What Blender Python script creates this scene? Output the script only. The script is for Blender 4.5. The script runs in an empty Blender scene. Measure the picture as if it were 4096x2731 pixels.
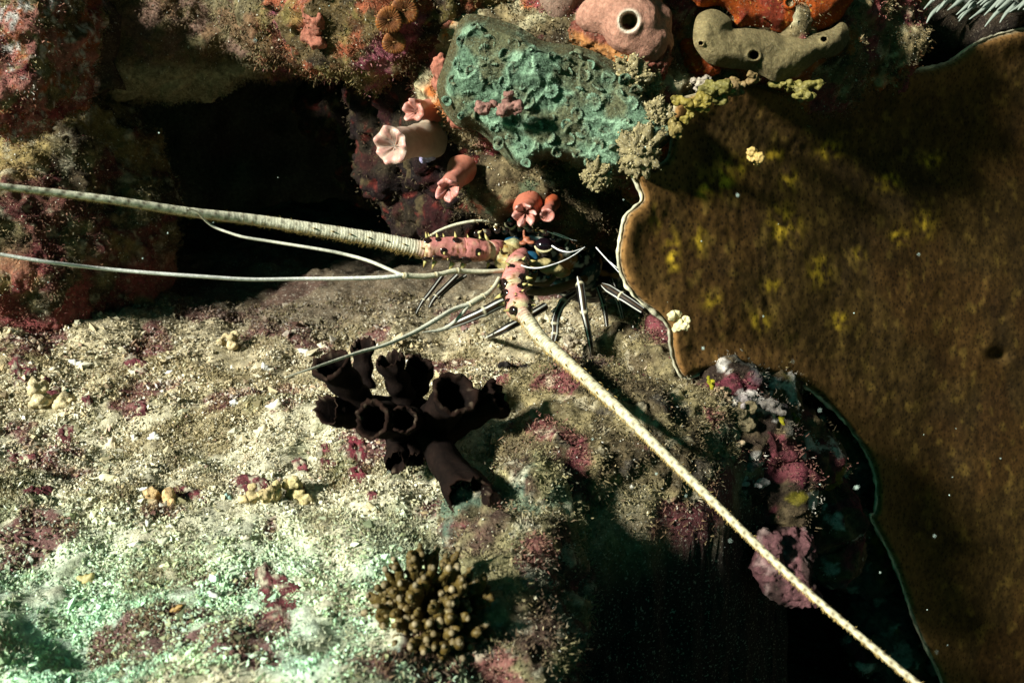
import bpy, bmesh, math, random
import numpy as np
from mathutils import Vector, Matrix

rng = np.random.default_rng(7)
random.seed(7)
scn = bpy.context.scene
COL = scn.collection

# ------------------------------------------------------------------ camera, light, exposure
PITCH = math.radians(22)
cam_d = bpy.data.cameras.new("camera")
cam_d.sensor_width = 36; cam_d.lens = 36
cam_d.clip_start = 0.02; cam_d.clip_end = 60
cam_d.dof.use_dof = True; cam_d.dof.focus_distance = 1.0; cam_d.dof.aperture_fstop = 9.0
cam = bpy.data.objects.new("camera", cam_d)
cam.rotation_euler = (math.radians(90) - PITCH, 0, 0)
COL.objects.link(cam); scn.camera = cam

LDIR = Vector((-0.68, -0.54, 0.51)).normalized()          # towards the light
sun_d = bpy.data.lights.new("sun", 'SUN')
sun_d.energy = 5.0; sun_d.angle = math.radians(6); sun_d.color = (1.0, 0.985, 0.90)
sun = bpy.data.objects.new("sun", sun_d)
sun.rotation_euler = LDIR.to_track_quat('Z', 'Y').to_euler(); COL.objects.link(sun)

w = bpy.data.worlds.new("World"); scn.world = w; w.use_nodes = True
nt = w.node_tree
sky = nt.nodes.new("ShaderNodeTexSky"); sky.sky_type = 'NISHITA'; sky.sun_disc = False
sky.sun_elevation = math.asin(LDIR.z); sky.sun_rotation = math.atan2(LDIR.x, LDIR.y)
tint = nt.nodes.new("ShaderNodeMix"); tint.data_type = 'RGBA'; tint.blend_type = 'MULTIPLY'
tint.inputs[0].default_value = 1.0
tint.inputs[7].default_value = (0.16, 1.0, 0.62, 1)       # daylight filtered green by the water above
bg = nt.nodes["Background"]; bg.inputs[1].default_value = 0.017
nt.links.new(sky.outputs[0], tint.inputs[6]); nt.links.new(tint.outputs[2], bg.inputs[0])
vs = scn.view_settings
vs.view_transform = 'Standard'; vs.look = 'None'; vs.exposure = 1.1; vs.gamma = 1.0; vs.use_curve_mapping = False
scn.cycles.use_denoising = True
scn.cycles.max_bounces = 5

# ------------------------------------------------------------------ geometry helpers
FWD = np.array([0, math.cos(PITCH), -math.sin(PITCH)]); UP = np.array([0, math.sin(PITCH), math.cos(PITCH)])
RT = np.array([1.0, 0, 0])

def at(px, py, d):
    """point seen at (px, py) of the 1024 px picture, d metres along the view axis"""
    px = np.asarray(px, float); py = np.asarray(py, float); d = np.asarray(d, float)
    return d[..., None] * (FWD + ((px - 512) / 1024)[..., None] * RT - ((py - 341) / 1024)[..., None] * UP)

def pix(P):
    d = P @ FWD
    return 512 + 1024 * (P @ RT) / d, 341 - 1024 * (P @ UP) / d, d

_G = np.random.default_rng(1).normal(size=(256, 3)); _G /= np.linalg.norm(_G, axis=1)[:, None]
def _hash(i, j, k, s):
    h = (i * 374761393 + j * 668265263 + k * 2147483647 + s * 974634777) & 0xFFFFFFFF
    h = ((h ^ (h >> 13)) * 1274126177) & 0xFFFFFFFF
    return (h ^ (h >> 16))
def gnoise(P, seed=0):
    I = np.floor(P).astype(np.int64); f = P - I
    u = f * f * f * (f * (f * 6 - 15) + 10)
    out = np.zeros(len(P))
    for a in (0, 1):
        for b in (0, 1):
            for c in (0, 1):
                g = _G[_hash(I[:, 0] + a, I[:, 1] + b, I[:, 2] + c, seed) & 255]
                dd = g[:, 0] * (f[:, 0] - a) + g[:, 1] * (f[:, 1] - b) + g[:, 2] * (f[:, 2] - c)
                wt = (u[:, 0] if a else 1 - u[:, 0]) * (u[:, 1] if b else 1 - u[:, 1]) * (u[:, 2] if c else 1 - u[:, 2])
                out += wt * dd
    return out * 1.5
def fbm(P, freq, octv=3, seed=0, gain=.5):
    s = np.zeros(len(P)); a = 1.0
    for o in range(octv):
        s += a * gnoise(P * freq * 2 ** o, seed + o * 17); a *= gain
    return s
def worley(P, freq, seed=0):
    Q = P * freq; I = np.floor(Q).astype(np.int64); best = np.full(len(P), 9.0); sec = best.copy(); idn = np.zeros(len(P), np.int64)
    for a in (-1, 0, 1):
        for b in (-1, 0, 1):
            for c in (-1, 0, 1):
                J = I + (a, b, c); h = _hash(J[:, 0], J[:, 1], J[:, 2], seed)
                o = np.stack([(h & 1023) / 1023, ((h >> 10) & 1023) / 1023, ((h >> 20) & 1023) / 1023], 1)
                dd = np.linalg.norm(J + o - Q, axis=1)
                cl = dd < best
                sec = np.where(cl, best, np.minimum(sec, dd)); idn = np.where(cl, h, idn); best = np.where(cl, dd, best)
    return best, sec, idn
def sstep(a, b, x):
    t = np.clip((x - a) / (b - a), 0, 1); return t * t * (3 - 2 * t)
def mix(a, b, t):
    t = np.asarray(t)
    return a * (1 - t[:, None]) + np.asarray(b) * t[:, None]

def mk(name, V, F, mat, parent=None, col=None, smooth=True, loc=None):
    """one mesh object; F is one index array or a list of them; parent gives the local origin"""
    V = np.asarray(V, float)
    if not isinstance(F, list): F = [F]
    F = [np.asarray(f, np.int32) for f in F if len(f)]
    o0 = np.zeros(3)
    root = parent
    while root is not None and root.parent is not None: root = root.parent
    if root is not None: o0 = np.array(root.location)
    elif loc is not None: o0 = np.asarray(loc, float)
    me = bpy.data.meshes.new(name)
    me.vertices.add(len(V)); me.vertices.foreach_set("co", (V - o0).astype(np.float32).ravel())
    nl = sum(f.size for f in F); npoly = sum(len(f) for f in F)
    me.loops.add(nl); me.loops.foreach_set("vertex_index", np.concatenate([f.ravel() for f in F]))
    tot = np.concatenate([np.full(len(f), f.shape[1], np.int32) for f in F])
    st = np.concatenate([[0], np.cumsum(tot)[:-1]]).astype(np.int32)
    me.polygons.add(npoly); me.polygons.foreach_set("loop_start", st)
    me.polygons.foreach_set("use_smooth", np.full(npoly, smooth))
    if col is not None:
        ca = me.color_attributes.new("col", 'FLOAT_COLOR', 'POINT')
        c4 = np.ones((len(V), 4), np.float32); c4[:, :3] = col
        ca.data.foreach_set("color", c4.ravel())
    me.update(calc_edges=True); me.validate()
    me.materials.append(mat)
    ob = bpy.data.objects.new(name, me); COL.objects.link(ob)
    if parent is not None: ob.parent = parent
    elif loc is not None: ob.location = o0
    return ob

def tag(o, label=None, cat=None, group=None, kind=None):
    for k, v in (("label", label), ("category", cat), ("group", group), ("kind", kind)):
        if v: o[k] = v
    return o
def thing(name, loc, label, cat, group=None):
    o = bpy.data.objects.new(name, None); o.location = loc; o.empty_display_size = .02
    COL.objects.link(o); return tag(o, label, cat, group)

def join(parts):
    Vs, Fq, Ft, Cs = [], [], [], []; n = 0
    for V, F, C in parts:
        Vs.append(V); Cs.append(np.broadcast_to(np.asarray(C, float), (len(V), 3)))
        for f in (F if isinstance(F, list) else [F]):
            f = np.asarray(f)
            if len(f): (Fq if f.shape[1] == 4 else Ft).append(f + n)
        n += len(V)
    F = []
    if Fq: F.append(np.concatenate(Fq))
    if Ft: F.append(np.concatenate(Ft))
    return np.concatenate(Vs), F, np.concatenate(Cs)

def vnormals(V, F):
    N = np.zeros_like(V)
    for f in (F if isinstance(F, list) else [F]):
        a, b, c = V[f[:, 0]], V[f[:, 1]], V[f[:, 2]]
        n = np.cross(b - a, (V[f[:, 3]] if f.shape[1] == 4 else c) - a)
        for k in range(f.shape[1]): np.add.at(N, f[:, k], n)
    return N / (np.linalg.norm(N, axis=1)[:, None] + 1e-12)

def catmull(pts, n, closed=False):
    P = np.asarray(pts, float); m = len(P)
    idx = lambda i: i % m if closed else np.clip(i, 0, m - 1)
    seg = m if closed else m - 1
    t = np.linspace(0, seg, n, endpoint=not closed); i = np.minimum(t.astype(int), seg - 1); f = (t - i)[:, None]
    a, b, c, d = P[idx(i - 1)], P[idx(i)], P[idx(i + 1)], P[idx(i + 2)]
    return .5 * (2 * b + (c - a) * f + (2 * a - 5 * b + 4 * c - d) * f * f + (3 * b - a - 3 * c + d) * f ** 3)

def frames(P):
    T = np.gradient(P, axis=0); T /= np.linalg.norm(T, axis=1)[:, None] + 1e-12
    A = np.zeros_like(P); ref = np.array([0, 0, 1.0]) if abs(T[0, 2]) < .9 else np.array([0, 1.0, 0])
    u = ref
    for i in range(len(P)):
        u = u - T[i] * (u @ T[i]); u = u / (np.linalg.norm(u) + 1e-12); A[i] = u
    return T, A, np.cross(T, A)

def tube(P, R, seg=10, cap=True, mod=None):
    """tube along P; R per ring; returns V, F, ring index, angle (0 = up side)"""
    P = np.asarray(P, float); n = len(P); R = np.broadcast_to(np.asarray(R, float), (n,))
    T, A, B = frames(P)
    th = np.linspace(0, 2 * math.pi, seg, endpoint=False)
    RR = np.repeat(R[:, None], seg, 1)
    if mod is not None: RR = RR * mod(np.arange(n)[:, None], th[None])
    V = P[:, None] + RR[..., None] * (np.cos(th)[None, :, None] * A[:, None] + np.sin(th)[None, :, None] * B[:, None])
    i = np.arange(n - 1)[:, None] * seg; j = np.arange(seg)[None]; k = (j + 1) % seg
    Fq = np.stack([i + j, i + k, i + seg + k, i + seg + j], -1).reshape(-1, 4)
    V = V.reshape(-1, 3); ring = np.repeat(np.arange(n), seg); ang = np.tile(th, n)
    F = [Fq]
    if cap:
        V = np.vstack([V, P[:1], P[-1:]]); jj = np.arange(seg); kk = (jj + 1) % seg; b = (n - 1) * seg
        F.append(np.vstack([np.stack([kk, jj, np.full(seg, n * seg)], 1), np.stack([b + jj, b + kk, np.full(seg, n * seg + 1)], 1)]))
        ring = np.append(ring, [0, n - 1]); ang = np.append(ang, [0, 0])
    return V, F, ring, ang

def sphere(c, r, nu=12, nv=8):
    r = np.broadcast_to(np.asarray(r, float), (3,))
    v = np.linspace(0, math.pi, nv + 1)[1:-1]; u = np.linspace(0, 2 * math.pi, nu, endpoint=False)
    X = np.stack([np.sin(v)[:, None] * np.cos(u), np.sin(v)[:, None] * np.sin(u), np.repeat(np.cos(v)[:, None], nu, 1)], -1).reshape(-1, 3)
    X = np.vstack([X, [[0, 0, 1], [0, 0, -1]]]); m = nv - 1
    i = np.arange(m - 1)[:, None] * nu; j = np.arange(nu)[None]; k = (j + 1) % nu
    Fq = np.stack([i + j, i + nu + j, i + nu + k, i + k], -1).reshape(-1, 4)
    jj = np.arange(nu); kk = (jj + 1) % nu; b = (m - 1) * nu
    Ft = np.vstack([np.stack([jj, kk, np.full(nu, m * nu)], 1), np.stack([b + kk, b + jj, np.full(nu, m * nu + 1)], 1)])
    return np.asarray(c) + X * r, [Fq, Ft]

def box(x0, x1, y0, y1, z0, z1):
    V = np.array([[x, y, z] for x in (x0, x1) for y in (y0, y1) for z in (z0, z1)], float)
    F = np.array([[0, 1, 3, 2], [4, 6, 7, 5], [0, 4, 5, 1], [2, 3, 7, 6], [0, 2, 6, 4], [1, 5, 7, 3]])
    return V, [F]

def remesh(parts, voxel, smooth=4):
    V, F, _ = join([(p[0], p[1], (0, 0, 0)) for p in parts])
    me = bpy.data.meshes.new("tmp"); me.from_pydata(V.tolist(), [], [f for a in F for f in a.tolist()]); me.update()
    o = bpy.data.objects.new("tmp", me); COL.objects.link(o)
    m = o.modifiers.new("r", 'REMESH'); m.mode = 'VOXEL'; m.voxel_size = voxel
    s = o.modifiers.new("s", 'SMOOTH'); s.factor = .5; s.iterations = smooth
    dg = bpy.context.evaluated_depsgraph_get(); ev = o.evaluated_get(dg); em = ev.to_mesh()
    n = len(em.vertices); out = np.empty(n * 3, np.float32); em.vertices.foreach_get("co", out)
    lt = np.empty(len(em.polygons), np.int32); em.polygons.foreach_get("loop_total", lt)
    li = np.empty(len(em.loops), np.int32); em.loops.foreach_get("vertex_index", li)
    ls = np.empty(len(em.polygons), np.int32); em.polygons.foreach_get("loop_start", ls)
    F = []
    for k in (4, 3):
        q = ls[lt == k]
        if len(q): F.append(li[q[:, None] + np.arange(k)])
    ev.to_mesh_clear(); bpy.data.objects.remove(o); bpy.data.meshes.remove(me)
    return out.reshape(-1, 3).astype(float), F

def inpoly(x, y, poly):
    inside = np.zeros(x.shape, bool); n = len(poly)
    for i in range(n):
        x0, y0 = poly[i]; x1, y1 = poly[(i + 1) % n]
        if y0 == y1: continue
        c = ((y0 > y) != (y1 > y)) & (x < (x1 - x0) * (y - y0) / (y1 - y0) + x0)
        inside ^= c
    return inside
def polydist(x, y, line, closed=False):
    line = np.asarray(line, float); m = len(line) if closed else len(line) - 1
    best = np.full(x.shape, 1e9); bx = x.copy(); by = y.copy()
    for i in range(m):
        a = line[i]; b = line[(i + 1) % len(line)]; d = b - a
        t = np.clip(((x - a[0]) * d[0] + (y - a[1]) * d[1]) / (d @ d + 1e-12), 0, 1)
        qx = a[0] + t * d[0]; qy = a[1] + t * d[1]; r = np.hypot(x - qx, y - qy)
        c = r < best; best = np.where(c, r, best); bx = np.where(c, qx, bx); by = np.where(c, qy, by)
    return best, bx, by

def sheet(outline, step, frontfn, backfn):
    """solid slab whose outline, seen from the reef front, follows the given line"""
    ol = catmull(outline, len(outline) * 12, True)
    x = np.arange(ol[:, 0].min() - step, ol[:, 0].max() + step, step); y = np.arange(ol[:, 1].min() - step, ol[:, 1].max() + step, step)
    X, Y = np.meshgrid(x, y)
    cin = inpoly((X[:-1, :-1] + step / 2), (Y[:-1, :-1] + step / 2), ol)
    ii, jj = np.nonzero(cin); W = X.shape[1]
    Q = np.stack([ii * W + jj, (ii + 1) * W + jj, (ii + 1) * W + jj + 1, ii * W + jj + 1], 1)
    used = np.unique(Q); rm = np.full(X.size, -1); rm[used] = np.arange(len(used)); Q = rm[Q]
    x = X.ravel()[used].copy(); y = Y.ravel()[used].copy(); n = len(used)
    E = np.vstack([Q[:, [0, 1]], Q[:, [1, 2]], Q[:, [2, 3]], Q[:, [3, 0]]])
    key = np.minimum(E[:, 0], E[:, 1]) * n + np.maximum(E[:, 0], E[:, 1])
    _, inv, cnt = np.unique(key, return_inverse=True, return_counts=True)
    B = E[cnt[inv] == 1]; bv = np.unique(B)
    _, sx, sy = polydist(x[bv], y[bv], ol, True); x[bv] = sx; y[bv] = sy
    dist, _, _ = polydist(x, y, ol[::2], True)
    Vf = frontfn(x, y, dist); Vb = backfn(x, y, dist)
    V = np.vstack([Vf, Vb])
    F = np.vstack([Q, Q[:, ::-1] + n, np.stack([B[:, 1], B[:, 0], B[:, 0] + n, B[:, 1] + n], 1)])
    return V, [F], x, y, dist, n, ol

# ------------------------------------------------------------------ materials
def mat(name, rough=.75, spec=.25, n1=160, lo=.55, hi=1.4, speck=0.0, speckcol=(.75, .7, .55), bump=.35, bscale=260, bdist=.002, sss=0.0, cells=0, cdark=.35):
    m = bpy.data.materials.new(name); m.use_nodes = True; t = m.node_tree; N = t.nodes; L = t.links
    b = N["Principled BSDF"]; b.inputs["Roughness"].default_value = rough
    b.inputs["Specular IOR Level"].default_value = spec
    if sss: b.inputs["Subsurface Weight"].default_value = sss; b.inputs["Subsurface Radius"].default_value = (.012, .005, .003); b.inputs["Subsurface Scale"].default_value = .6
    at_ = N.new("ShaderNodeAttribute"); at_.attribute_name = "col"
    tc = N.new("ShaderNodeTexCoord")
    no = N.new("ShaderNodeTexNoise"); no.inputs["Scale"].default_value = n1; no.inputs["Detail"].default_value = 5; no.inputs["Roughness"].default_value = .65
    L.new(tc.outputs["Object"], no.inputs["Vector"])
    mr = N.new("ShaderNodeMapRange"); mr.inputs[1].default_value = .3; mr.inputs[2].default_value = .7; mr.inputs[3].default_value = lo; mr.inputs[4].default_value = hi
    L.new(no.outputs[0], mr.inputs[0])
    mu = N.new("ShaderNodeMix"); mu.data_type = 'RGBA'; mu.blend_type = 'MULTIPLY'; mu.inputs[0].default_value = 1
    L.new(at_.outputs["Color"], mu.inputs[6]); L.new(mr.outputs[0], mu.inputs[7])
    out = mu.outputs[2]
    if speck:
        n2 = N.new("ShaderNodeTexNoise"); n2.inputs["Scale"].default_value = 420; n2.inputs["Detail"].default_value = 2
        L.new(tc.outputs["Object"], n2.inputs["Vector"])
        m2 = N.new("ShaderNodeMapRange"); m2.inputs[1].default_value = .60; m2.inputs[2].default_value = .70; m2.inputs[3].default_value = 0; m2.inputs[4].default_value = speck
        L.new(n2.outputs[0], m2.inputs[0])
        mx = N.new("ShaderNodeMix"); mx.data_type = 'RGBA'; mx.inputs[7].default_value = (*speckcol, 1)
        L.new(m2.outputs[0], mx.inputs[0]); L.new(out, mx.inputs[6]); out = mx.outputs[2]
    if cells:
        vo = N.new("ShaderNodeTexVoronoi"); vo.inputs["Scale"].default_value = cells; L.new(tc.outputs["Object"], vo.inputs["Vector"])
        m4 = N.new("ShaderNodeMapRange"); m4.inputs[1].default_value = .12; m4.inputs[2].default_value = .42; m4.inputs[3].default_value = cdark; m4.inputs[4].default_value = 1.15
        L.new(vo.outputs["Distance"], m4.inputs[0])
        mx4 = N.new("ShaderNodeMix"); mx4.data_type = 'RGBA'; mx4.blend_type = 'MULTIPLY'; mx4.inputs[0].default_value = 1
        L.new(out, mx4.inputs[6]); L.new(m4.outputs[0], mx4.inputs[7]); out = mx4.outputs[2]
    L.new(out, b.inputs["Base Color"])
    if bump:
        n3 = N.new("ShaderNodeTexNoise"); n3.inputs["Scale"].default_value = bscale; n3.inputs["Detail"].default_value = 6; n3.inputs["Roughness"].default_value = .7
        L.new(tc.outputs["Object"], n3.inputs["Vector"])
        bu = N.new("ShaderNodeBump"); bu.inputs["Strength"].default_value = bump; bu.inputs["Distance"].default_value = bdist
        L.new(n3.outputs[0], bu.inputs["Height"]); L.new(bu.outputs[0], b.inputs["Normal"])
    return m

M_ROCK = mat("reef_rock", .85, .2, 140, .4, 1.7, .3, (.42, .37, .26), .8, 220, .004)
M_DIM = mat("dim_rock", .85, .15, 160, .4, 1.7, .08, (.3, .24, .15), .8, 240, .004)
M_SAND = mat("sand", .85, .2, 220, .55, 1.45, .35, (.8, .76, .6), .8, 320, .003)
M_GRAIN = mat("shell_grains", .6, .3, 300, .8, 1.2, 0, bump=.2, bscale=500)
M_TURF = mat("turf", .8, .2, 200, .7, 1.3, 0, bump=0)
M_FLESH = mat("tunicate_flesh", .45, .4, 120, .85, 1.15, 0, bump=.25, bscale=260, bdist=.0012, sss=.25)
M_SPONGE = mat("soft_sponge", .85, .15, 260, .62, 1.35, .2, (.4, .33, .22), .8, 420, .002, sss=.08)
M_DARK = mat("dark_sponge", .85, .08, 130, .6, 1.6, .10, (.04, .03, .02), .5, 260, .002)
M_GREEN = mat("green_polyps", .85, .1, 330, .5, 1.55, .25, (.30, .44, .34), .9, 420, .0026, cells=330, cdark=.6)
M_PLATE = mat("plate_coral", .85, .12, 110, .55, 1.5, .10, (.22, .16, .04), .4, 300, .0014, cells=175)
M_SHELL = mat("lobster_shell", .5, .4, 300, .7, 1.25, 0, bump=.5, bscale=420, bdist=.0012)
M_LEG = mat("lobster_leg", .5, .12, 100, .9, 1.1, 0, bump=.1, bscale=400, bdist=.0005)
M_EYE = mat("eye_gloss", .12, .6, 50, .9, 1.1, 0, bump=0)
M_CORAL = mat("branch_coral", .65, .3, 200, .65, 1.4, .3, (.5, .42, .2), .5, 350, .0015)
M_BITS = mat("pale_bits", .55, .35, 90, .85, 1.12, 0, bump=.2, bscale=200)

# ------------------------------------------------------------------ seabed
EDGE = [(.10, -.2), (.07, .3), (.03, .45), (.015, .53), (.0, .60), (.005, .67), (.045, .73), (.10, .765), (.17, .80), (.225, .86), (.27, .95), (.31, 1.08), (.34, 1.3), (.36, 2.2), (2.2, 2.3)]
DROP = EDGE + [(2.2, -.2)]
def seab(x, y):
    sh = x.shape; x = x.ravel(); y = y.ravel()
    P = np.stack([x, y, np.zeros_like(x)], 1)
    z = -.45 + .022 * fbm(P, 5, 2, 3) + .010 * fbm(P, 17, 3, 9)
    z += .03 * np.exp(-((x + .75) ** 2 + (y - 1.2) ** 2) / .05)
    z += .03 * np.exp(-((x - .10) ** 2 / .012 + (y - .93) ** 2 / .006))
    z -= .03 * np.exp(-((x + .30) ** 2 / .0020 + (y - .588) ** 2 / .0007)) + .05 * np.exp(-((x + .36) ** 2 / .0008 + (y - .53) ** 2 / .0006))      # hollow at the lower left
    z += .02 * np.exp(-((x + .12) ** 2 / .01 + (y - .50) ** 2 / .002))
    P2 = P + np.stack([fbm(P, 12, 2, 31), fbm(P, 12, 2, 41), 0 * x], 1) * .02
    d, _, _ = polydist(P2[:, 0], P2[:, 1], EDGE[:-1]); ins = inpoly(P2[:, 0], P2[:, 1], DROP)
    s = np.where(ins, d, -d)
    z -= .62 * sstep(-.012, .075, s) + .02 * sstep(-.06, 0, s)
    return z.reshape(sh)
def ground(px, py):
    """where the line of sight through a picture point meets the seabed"""
    px = np.atleast_1d(np.asarray(px, float)); py = np.atleast_1d(np.asarray(py, float))
    d = np.full(px.shape, .4); done = np.zeros(px.shape, bool)
    for _ in range(400):
        P = at(px, py, d); below = P[:, 2] < seab(P[:, 0], P[:, 1]); done |= below
        d = np.where(done, d, d + .004)
        if done.all(): break
    return at(px, py, d), d

SX = .0034
gx = np.arange(-1.25, .95, SX); gy = np.arange(.28, 1.75, SX)
GX, GY = np.meshgrid(gx, gy); GZ = seab(GX, GY)
V = np.stack([GX.ravel(), GY.ravel(), GZ.ravel()], 1)
V[:, 2] += .0045 * fbm(V, 45, 2, 5) + .0035 * np.abs(fbm(V, 95, 2, 15))
V[:, :2] += .006 * np.stack([gnoise(V * 60, 71), gnoise(V * 60, 72)], 1) * sstep(-.47, -.55, V[:, 2])[:, None]
W = len(gx); i = (np.arange(len(gy) - 1)[:, None] * W + np.arange(W - 1)[None]).ravel()
F = np.stack([i, i + 1, i + W + 1, i + W], 1)
MAROON = np.array((.105, .024, .030)); SANDC = np.array((.50, .47, .33)); TURFC = np.array((.13, .10, .045)); DARKR = np.array((.045, .03, .02))
def seacol(V):
    ppx, ppy, _ = pix(V)
    C = np.tile(SANDC, (len(V), 1)) * (1 + .35 * fbm(V, 40, 3, 8))[:, None]
    C = mix(C, TURFC * 1.5, sstep(.10, .45, fbm(V, 14, 4, 21)) * (.8 - .4 * sstep(.8, .6, V[:, 1])))
    C = mix(C, np.array((.40, .62, .48)), sstep(.78, .55, V[:, 1]) * sstep(-.4, .2, fbm(V, 9, 3, 63)) * .75)          # teal ambient light painted into the near sand
    C = mix(C, (.10, .12, .05), sstep(.15, .5, fbm(V, 30, 3, 55)) * .6)
    C = mix(C, np.array((.34, .27, .15)) * (1 + .4 * fbm(V, 60, 2, 83))[:, None], sstep(.82, 1.0, V[:, 1]) * .65)  # back sand painted dimmer, in place of strobe light falling off
    rightness = sstep(-.10, .10, V[:, 0] - .25 * (V[:, 1] - .75))           # browner turf towards the ledge
    C = mix(C, TURFC * (1 + .8 * fbm(V, 70, 2, 3))[:, None], rightness * .8 * (1 - .6 * sstep(.98, 1.08, V[:, 1])))
    C = mix(C, MAROON, sstep(.28, .36, fbm(V, 11, 4, 77) + .12 * sstep(1.0, 1.2, V[:, 1]) * (V[:, 0] < -.2)) * .9)
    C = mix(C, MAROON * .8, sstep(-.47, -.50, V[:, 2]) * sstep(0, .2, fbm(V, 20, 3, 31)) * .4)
    C = mix(C, (.012, .009, .008), sstep(-.485, -.55, V[:, 2]) * .95)  # drop face blackened to paint the deep shade of the hole
    C = mix(C, DARKR * 1.4, sstep(1.02, 1.22, V[:, 1] - .12 * sstep(-.25, -.05, V[:, 0]) - .06 * sstep(-.3, -.45, V[:, 0]) + .05 * fbm(V, 12, 2, 7)) * .85)  # shade of boulder and roof painted into the cave floor
    return np.clip(C, .004, .85)
SEAV, SEAF = V, [F]
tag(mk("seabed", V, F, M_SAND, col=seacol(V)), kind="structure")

# ------------------------------------------------------------------ rocks of the reef
SURF = []                                            # surfaces that carry turf: (V, F, N, colour, density)
def rock(name, blobs, voxel, pal, kind=None, amp=1.0, seed=0, rm=None, label=None, cat=None, turf=1.0, boxes=()):
    parts = [sphere(at(px, py, d), np.asarray(r) if np.ndim(r) else r, 20, 14) for px, py, d, r in blobs] + list(boxes)
    V, F = remesh(parts, voxel, 6)
    N = vnormals(V, F)
    h = .022 * fbm(V, 9, 2, seed) + .014 * fbm(V, 24, 3, seed + 5) - .010 * np.abs(fbm(V, 38, 2, seed + 9)) + .006 * fbm(V, 85, 2, seed + 13)
    V = V + N * (h * amp)[:, None]
    N = vnormals(V, F); C = np.clip(pal(V, N, h), .003, .9)
    c = V.mean(0)
    o = mk(name, V, F, rm or M_ROCK, col=C, loc=None if kind == "structure" else c)
    tag(o, label, cat, None, kind)
    if turf: SURF.append((V, F, N, C, turf))
    return o

def pal_brown(a=TURFC, b=DARKR, spots=(), seed=0):
    def f(V, N, h):
        C = mix(np.tile(a, (len(V), 1)), b, sstep(-.25, .35, fbm(V, 18, 4, seed)))
        C = C * (1 + .6 * fbm(V, 60, 2, seed + 3))[:, None]
        for col, fr, th, amt in spots:
            C = mix(C, np.array(col), sstep(th, th + .1, fbm(V, fr, 4, seed + int(fr * 7))) * amt)
        return C
    return f

# back of the cave and the deep floor beneath the ledge
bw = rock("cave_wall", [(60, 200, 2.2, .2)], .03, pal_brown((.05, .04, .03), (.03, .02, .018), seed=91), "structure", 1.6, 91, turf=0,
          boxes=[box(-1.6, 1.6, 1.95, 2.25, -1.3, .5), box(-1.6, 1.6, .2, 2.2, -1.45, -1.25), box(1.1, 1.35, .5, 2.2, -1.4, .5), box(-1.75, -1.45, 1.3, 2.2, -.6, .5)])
# roof of the cave: solid reef above the opening
roofb = [(110, -10, 1.34, .14), (190, 15, 1.33, .105), (245, 5, 1.33, .09), (140, 40, 1.32, .07), (215, 42, 1.33, .055), (100, 40, 1.33, .07), (285, 0, 1.25, .09),
         (310, -20, 1.12, .10), (335, 5, 1.06, .065), (390, 0, 1.05, .075), (370, 35, 1.06, .05), (315, 20, 1.05, .04), (345, 50, 1.07, .025), (420, 40, 1.09, .05), (440, 60, 1.1, .04), (450, -10, 1.06, .08)]
def pal_roof(V, N, h):
    C = pal_brown((.15, .10, .038), (.035, .022, .010), [((.34, .09, .13), 13, .14, .9), ((.34, .09, .04), 24, .26, .9), ((.26, .20, .06), 40, .26, .7), ((.10, .03, .01), 20, .3, .7)], 33)(V, N, h)
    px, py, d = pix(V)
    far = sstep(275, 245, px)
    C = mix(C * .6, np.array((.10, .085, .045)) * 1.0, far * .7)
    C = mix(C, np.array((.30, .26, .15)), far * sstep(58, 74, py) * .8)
    return C
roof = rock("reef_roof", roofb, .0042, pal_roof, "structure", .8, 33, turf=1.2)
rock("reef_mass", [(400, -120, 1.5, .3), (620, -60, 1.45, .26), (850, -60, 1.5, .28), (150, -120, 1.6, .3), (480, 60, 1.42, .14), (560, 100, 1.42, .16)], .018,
     pal_brown((.05, .035, .02), (.03, .02, .015), seed=12), "structure", 1.2, 12, turf=0, boxes=[box(-1.7, 1.4, 1.36, 2.2, -.09, .75), box(-1.7, -.47, 1.27, 2.2, -.2, .7)])  # second box added out of sight to block light from the far floor
# recess below the hanging rock, where the tunicates sit
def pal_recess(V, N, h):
    return pal_brown((.016, .011, .006), (.008, .003, .003), [((.022, .004, .004), 16, .2, .7), ((.06, .045, .02), 34, .36, .7), ((.07, .010, .007), 60, .42, .9)], 52)(V, N, h)  # colours darkened to paint the recess in shade
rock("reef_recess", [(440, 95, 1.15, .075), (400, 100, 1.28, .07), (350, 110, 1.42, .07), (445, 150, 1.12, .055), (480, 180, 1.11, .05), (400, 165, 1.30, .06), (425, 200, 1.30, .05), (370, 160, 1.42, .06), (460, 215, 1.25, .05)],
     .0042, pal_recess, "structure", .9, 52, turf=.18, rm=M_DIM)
# rock that carries the green coral and the sponges
def pal_face(V, N, h):
    C = pal_brown((.15, .115, .055), (.06, .04, .02), [((.35, .10, .02), 17, .22, .8), ((.20, .035, .05), 21, .26, .8), ((.4, .36, .22), 40, .3, .6)], 61)(V, N, h)
    return C
rock("reef_face", [(470, 40, 1.06, .055), (500, 90, 1.08, .085), (560, 80, 1.09, .10), (620, 110, 1.08, .085), (560, 135, 1.10, .06), (620, 150, 1.09, .045), (600, 20, 1.13, .10), (680, 30, 1.12, .09),
                   (740, 10, 1.12, .11), (800, 40, 1.15, .09), (850, 30, 1.2, .09), (690, 90, 1.12, .05), (760, 90, 1.15, .07), (640, 175, 1.12, .04), (870, 70, 1.22, .05)],
     .0042, pal_face, "structure", .7, 61, turf=1.0)
def pal_under(V, N, h):
    return pal_brown((.12, .092, .045), (.05, .036, .018), [((.05, .09, .05), 15, .25, .6), ((.16, .04, .02), 22, .3, .7)], 67)(V, N, h)
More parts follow.
